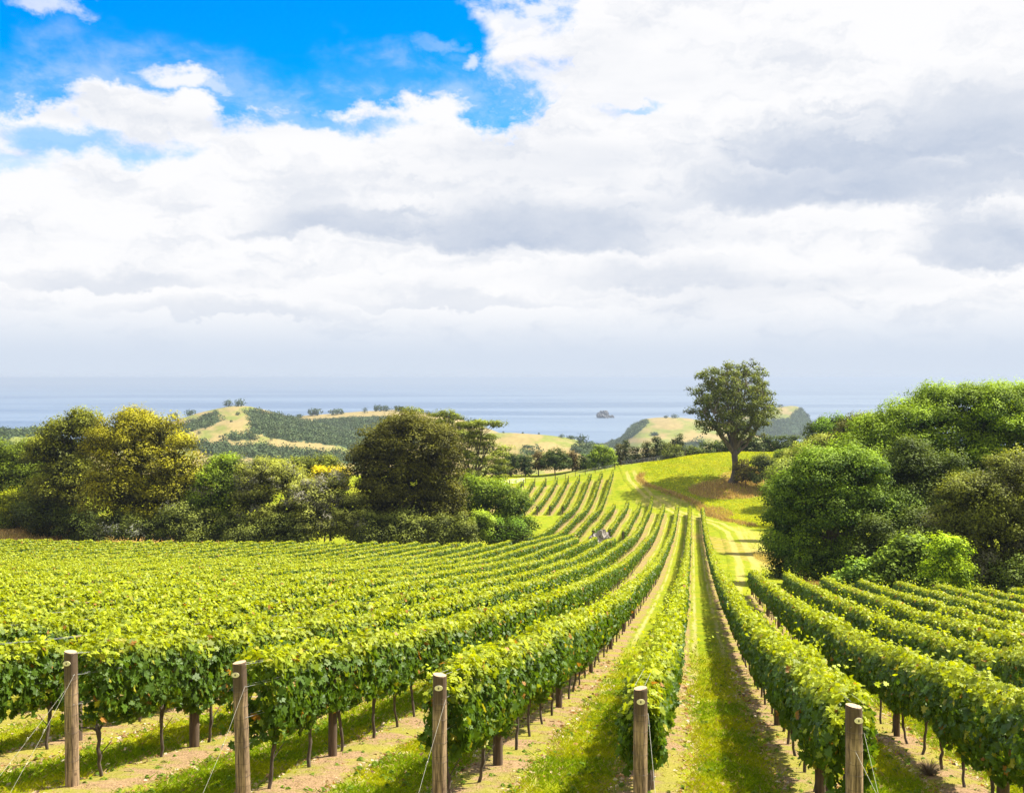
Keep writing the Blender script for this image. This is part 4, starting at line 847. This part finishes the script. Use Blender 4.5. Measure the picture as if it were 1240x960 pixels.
for i, px in enumerate([855, 868, 884, 899, 914, 930, 947, 962, 978]):
    y0 = [538, 534, 531, 530, 531, 527, 528, 529, 531][i]
    tree('windbreak_tree', 'rounded dark green crest tree behind the lone tree, %s from the left' % ORD[i+1], 'tree', 250+(i % 2)*2, px, [(px, y0+9, 9, 9), (px+1, y0+17, 10, 9)], (.018, .032, .011), (.072, .100, .024), leaf=.36, clump=.85, group=GH, trunk=.18, seed=100+i, lod=4)

def lone_tree():
    rng = np.random.default_rng(77); Y = 215.0; x0 = WX(888, Y); z0 = float(H(x0, Y)); s = Y/F
    root = empty('lone_tree', (x0, Y, z0), label='tall lone tree with open rounded crown and thick trunk on the grassy knoll', cat='tree')
    top = WZ(432, Y)-z0; zc = WZ(487, Y)-z0; rx = 51*s; rz = 51*s; fork = WZ(545, Y)-z0
    tr = MB(); q = np.linspace(0, 1, 7); tp = np.stack([.25*np.sin(q*4)+.35*q, .2*np.cos(q*3), -.5+(fork+.5)*q], -1)
    v, f = tube(tp, [1.30, .86, .70, .64, .64, .68, .6], 14); tr.add(v, f, smooth=True)
    limbs = []
    for i in range(17):
        a = i*2.4+rng.uniform(-.3, .3); el = [.05, .35, .75, 1.15][i % 4]+rng.uniform(-.1, .15)
        en = np.array([rx*.80*math.cos(a)*math.cos(el), rx*.75*math.sin(a)*math.cos(el), zc-rz*.35+rz*1.05*math.sin(el)])
        st = tp[-1-(i % 3 == 0)]; qq = np.linspace(0, 1, 9)[:, None]; mid = st*.45+en*.55+np.array([0, 0, -rz*.10])+rng.normal(0, .5, 3)
        lp = st*(1-qq)**2+2*qq*(1-qq)*mid+en*qq*qq+rng.normal(0, .12, (9, 3))*np.sin(qq*math.pi)
        v, f = tube(lp, np.linspace(.36, .09, 9), 8); tr.add(v, f, smooth=True); limbs.append(lp[2:])
    LP = np.concatenate(limbs)
    cr = MB(); pts = []
    tries = 0
    while len(pts) < 285 and tries < 9000:
        tries += 1; d = rng.normal(0, 1, 3); d /= np.linalg.norm(d); k = rng.uniform(.60, 1.0) if rng.random() < .82 else rng.uniform(.25, .6)
        lump = 1+.10*math.sin(3*math.atan2(d[1], d[0])+1)+.08*math.sin(7*d[2]+d[0]*4)
        p = np.array([rx*k*lump*d[0], rx*k*lump*d[1]*.95, zc+rz*k*lump*d[2]*(1 if d[2] > 0 else .95)])
        p[:2] *= 1+.40*max(0.0, -d[2])
        if p[2] < zc-rz*.90 or math.hypot(p[0], p[1]) > rx*1.03 or k*lump > 1.08: continue
        if all(np.linalg.norm((p-o)*[1, 1, 1.25]) > 1.34 for o in pts): pts.append(p)
    for p in pts:
        k = rng.uniform(.8, 1.25); r = rng.uniform(.85, 1.6)
        clump_leaves(cr, p, r, .30, np.array([.055, .075, .014])*k, np.array([.22, .26, .024])*k, rng, .85, 5.5)
        if rng.random() < .6: clump_leaves(cr, p+rng.normal(0, .7, 3), r*.6, .28, np.array([.040, .050, .012])*k, np.array([.15, .15, .024])*k, rng, .85, 5)
        j = np.argmin(((LP-p-np.array([0, 0, -1.2]))**2).sum(1)); st = LP[j]; qq = np.linspace(0, 1, 5)[:, None]; mid = (st+p)/2+np.array([0, 0, -.3])+rng.normal(0, .2, 3)
        v, f = tube(st*(1-qq)**2+2*qq*(1-qq)*mid+p*qq*qq, np.linspace(.12, .035, 5), 5); tr.add(v, f)
    tr.build('trunk', M_BARK, root, color=False); cr.build('crown', M_TREE, root)
lone_tree()

# ------------------------------------------------------------------ trees dotted over the far hills
for a in [('A', 277, 492.0, 12, 11, 'left one of the two round trees on the summit of the left hill'), ('A', 292, 492.0, 14, 12, 'spreading right one of the two trees on the left hill summit'),
          ('A', 213, 509, 13, 13, 'tree on the seaward shoulder of the left hill'), ('A', 231, 503, 13, 9, 'low tree just below the seaward shoulder of the left hill'), ('A', 252, 552.5, 21, 18, 'large round dark tree standing alone in tan pasture'),
          ('A', 288, 503, 7, 5, 'single bush below the summit trees'), ('A', 280, 511, 4, 4, 'tiny bush in the middle of the summit pasture'), ('A', 248, 520, 4, 5, 'small bush left in the summit pasture'), ('A', 241, 525, 5, 5, 'small bush at the lower left of the summit pasture'),
          ('A', 218, 532, 8, 9, 'round tree at the left end of the lower bush belt'), ('A', 266, 529, 4, 3, 'small bush just above the lower bush belt'), ('A', 302, 530, 6, 4, 'bush below the thin dark thicket on the summit pasture'), ('A', 328, 534, 5, 8, 'small upright tree right on the tan spur'),
          ('A', 260, 504, 9, 9, 'dark double tree left under the summit'),
          ('B', 382, 503.5, 18, 11, 'wide dark tree on the skyline of the middle ridge, leftmost'), ('B', 407, 502, 17, 9, 'wide dark tree on the middle ridge skyline, second from left'), ('B', 363, 505, 9, 5, 'low bush left of the wide skyline trees'), ('B', 441, 500, 7, 8, 'narrow tree alone on the middle ridge skyline'),
          ('B', 456, 498, 14, 9, 'tree in the skyline clump above the great dark tree, left'), ('B', 468, 498, 12, 8, 'tree in the skyline clump above the great dark tree, right'), ('B', 483, 498, 16, 8, 'broad skyline tree right of the clump'), ('B', 510, 501, 8, 7, 'skyline tree seen beside the airy tree top'), ('B', 518, 502, 9, 6, 'lower skyline tree beside the airy tree top'),
          ('C', 600, 551, 13, 11, 'round dark tree low on the dry slope, left'), ('C', 632, 556, 11, 12, 'round dark tree low on the dry slope, middle'), ('C', 697, 548, 14, 12, 'dark tree on the dry slope above the hedge block'), ('C', 651, 551, 8, 6, 'brownish bush on the dry slope'), ('C', 680, 530, 7, 6, 'skyline tree on the dry slope, left of three'), ('C', 692, 532, 11, 6, 'skyline tree on the dry slope, middle of three'), ('C', 704, 537, 17, 13, 'big dark tree where the dry slope meets the sea'),
          ('C', 717, 540, 9, 7, 'bush right of the big dark tree by the sea'), ('C', 634, 524.5, 3, 3, 'tiny skyline bush on the dry slope, centre'), ('C', 610, 524.5, 3, 3, 'tiny skyline bush on the dry slope, left'), ('C', 653, 526, 3, 3, 'tiny skyline bush on the dry slope, right'),
          ('C', 640, 542, 12, 4, 'flat dark thicket across the dry slope'),
          ('D', 807, 506, 6, 4, 'left of two trees on top of the middle headland'), ('D', 818, 506, 9, 6, 'right of two trees on top of the middle headland'), ('D', 843, 541, 18, 14, 'large bluish tree left of the lone tree, on the headland pasture'), ('D', 792, 528, 12, 5, 'low dark thicket on the middle headland'),
          ('E', 944, 492, 7, 4, 'tree on the top of the farthest headland'), ('G', 7, 541, 14, 9, 'dark tree at far left below the small green hill')]:
    hill_tree(a[0], a[1], a[2], a[3], a[4], a[5])

# ------------------------------------------------------------------ grass, litter, weeds
def blades(name, X, Y, h, w, cols, rng, label, lean=.35, parent=None):
    n = len(X); Z = H(X, Y)+.0; a = rng.uniform(0, math.pi, n); hh = h*rng.uniform(.5, 1.4, n); ww = w*rng.uniform(.6, 1.4, n)
    dx, dy = np.cos(a)*ww/2, np.sin(a)*ww/2; lx = rng.normal(0, lean, n)*hh; ly = rng.normal(0, lean, n)*hh
    V = np.stack([np.stack([X-dx, Y-dy, Z-.02], -1), np.stack([X+dx, Y+dy, Z-.02], -1), np.stack([X+dx*.6+lx*.45, Y+dy*.6+ly*.45, Z+hh*.6], -1), np.stack([X+lx, Y+ly, Z+hh], -1)], 1)
    mb = MB(); f = np.arange(n)[:, None]*4+np.array([[0, 1, 2, 3]]); mb.add(V.reshape(-1, 3), f, np.repeat(cols, 4, 0)); return tag(mb.build(name, M_GRASS), label=label, cat='grass' if name != 'leaf_litter' else 'litter', kind='stuff')
def lane_grass():
    rng = np.random.default_rng(5); n = 520000
    Y = 10.5*np.exp(rng.random(n)**1.0*math.log(46/10.5)); X = rng.uniform(-.56, .56, n)*Y
    u = X-SL*Y; d = np.abs((u+.64+100) % 2.5); d = np.minimum(d, 2.5-d); dn = d+(fbm(X, Y, 1.1, 41)-.5)*.5
    p = .16+.82*sstep(.42, .70, dn); p *= (.35+.65*sstep(.25, .5, fbm(X, Y, 1.6, 43)))*sstep(46, 26, Y); keep = rng.random(n) < p
    X, Y, dn = X[keep], Y[keep], dn[keep]; n = len(X); s = np.clip(Y/12, 1, 3.0)
    g = fbm(X, Y, .8, 44); q = np.clip(sstep(.35, .65, g)+rng.normal(0, .25, n), 0, 1)[:, None]; col = (1-q)*np.array([.19, .29, .006])+q*np.array([.41, .42, .008])
    dry = rng.random(n) < .07+.22*sstep(.75, .55, dn); col[dry] = np.array([.42, .33, .13]); col *= rng.uniform(.75, 1.25, (n, 1))
    blades('grass', X, Y, .050*s**.35, .010*s**.9, col, rng, 'bright yellow-green mown grass of the lanes between vine rows', .9)
lane_grass()
def litter():
    rng = np.random.default_rng(6); n = 60000; Y = 10.5*np.exp(rng.random(n)*math.log(34/10.5)); X = rng.uniform(-.56, .56, n)*Y
    u = X-SL*Y; d = np.abs((u+.64+100) % 2.5); d = np.minimum(d, 2.5-d); keep = rng.random(n) < .05+.95*sstep(.75, .35, d); X, Y = X[keep], Y[keep]; n = len(X)
    mb = MB(); c = np.stack([X, Y, H(X, Y)+.025], -1); nn = rng.normal(0, .45, (n, 3))+np.array([0, 0, 1.0]); k = rng.random((n, 1))
    col = np.where(k < .3, np.array([.40, .21, .09]), np.where(k < .65, np.array([.50, .37, .23]), np.where(k < .85, np.array([.17, .10, .06]), np.array([.60, .50, .36]))))*rng.uniform(.7, 1.25, (n, 1))
    leaves(mb, c, nn, rng.uniform(.015, .085, n)**1.0*np.clip(Y/14, 1, 2), col, rng, 0); tag(mb.build('leaf_litter', M_GRASS), label='brown dead leaves and crumbs of soil under the vine rows', cat='litter', kind='stuff')
litter()
def weeds():
    rng = np.random.default_rng(8); n = 900; Y = 10.5*np.exp(rng.random(n)*math.log(36/10.5)); X = rng.uniform(-.56, .56, n)*Y; mb = MB()
    for x, y in zip(X, Y):
        k = rng.integers(6, 16); r = rng.uniform(.03, .11); a = rng.uniform(0, 6.28, k); q = rng.uniform(.2, 1, k); P = np.stack([x+r*q*np.cos(a), y+r*q*np.sin(a), np.full(k, float(H(x, y)))+.03+.06*(1-q)], -1)
        leaves(mb, P, np.stack([.5*np.cos(a), .5*np.sin(a), np.ones(k)], -1)+rng.normal(0, .2, (k, 3)), np.full(k, .055), np.array([.13, .20, .02])*rng.uniform(.7, 1.4, (k, 1)), rng, 0)
    tag(mb.build('weeds', M_GRASS), label='small flat leafy weeds in the lanes and on the bare soil', cat='weeds', kind='stuff')
weeds()
def dry_grass():
    rng = np.random.default_rng(9); XX, YY, HH, WW, CC = [], [], [], [], []
    def patch(n, xf, h, w, c0, c1):
        X, Y = xf(n); q = rng.random((len(X), 1)); XX.append(X); YY.append(Y); HH.append(np.full(len(X), h)); WW.append(np.full(len(X), w)); CC.append((np.array(c0)*(1-q)+np.array(c1)*q)*rng.uniform(.7, 1.3, (len(X), 1)))
    el = lambda cx, cy, rx, ry: (lambda n: (lambda a, r: (cx+rx*r*np.cos(a), cy+ry*r*np.sin(a)))(rng.uniform(0, 6.28, n), np.sqrt(rng.random(n))))
    br, tn = (.32, .20, .07), (.54, .40, .15)
    patch(3000, el(45.5, 211, 8, 5.5), .45, .10, br, tn); patch(700, el(40.5, 196, 3, 5), .5, .10, br, tn); patch(3000, el(62, 218, 14, 4), .5, .10, br, tn)
    patch(9000, el(26.5, 79.5, 4.2, 4.5), .75, .04, br, tn); patch(7000, el(31.5, 105, 3.0, 22), .5, .05, tn, (.40, .38, .12)); patch(7000, el(-66, 134, 26, 13), .3, .10, (.50, .32, .11), (.66, .48, .18))
    patch(3000, lambda n: (lambda Y: (bound_x(Y)+rng.normal(.9, .5, n), Y))(rng.uniform(174, 226, n)), .6, .10, br, tn)
    X, Y, h, w, c = map(np.concatenate, (XX, YY, HH, WW, CC)); blades('dry_grass', X, Y, h, w, c, rng, 'long dry brown grass on the knoll bank and along field edges', .3)
dry_grass()
def bank_grass():
    rng = np.random.default_rng(10); n = 60000; Y = rng.uniform(172, 240, n); X = bound_x(Y)+rng.random(n)**1.1*55
    q = np.clip(fbm(X, Y, .5, 47)*1.6-.3+rng.normal(0, .2, n), 0, 1)[:, None]; col = ((1-q)*np.array([.32, .38, .006])+q*np.array([.50, .48, .008]))*rng.uniform(.75, 1.25, (n, 1))
    dr = np.hypot((X-45.5)/8.5, (Y-211)/6) < 1.0; col[dr & (rng.random(n) < .55)] = (.42, .29, .10)
    blades('grass', X, Y, .20, .16, col, rng, 'rough lime-green pasture grass on the knoll bank', .9)
bank_grass()
def dead_tuft():
    x, y = WX(1124, 17.0), 17.0; rng = np.random.default_rng(2); root_z = float(H(x, y)); n = 220; mb = MB(); a = rng.uniform(0, 6.28, n); L = rng.uniform(.12, .34, n); s = rng.uniform(.3, 1, n)
    for i in range(n):
        e = (L[i]*s[i]*math.cos(a[i]), L[i]*s[i]*math.sin(a[i]), L[i]*(1-.45*s[i])); v, f = tube([(0, 0, 0), (e[0]*.5, e[1]*.5, e[2]*.65), e], .0035, 3, False); mb.add(v, f, np.array([.34, .27, .19])*rng.uniform(.5, 1.2))
    o = mb.build('dead_weed', M_GRASS); o.location = (x, y, root_z); tag(o, 'grey-brown dead weed tuft on bare soil beneath the right-hand vines', 'weed')
dead_tuft()
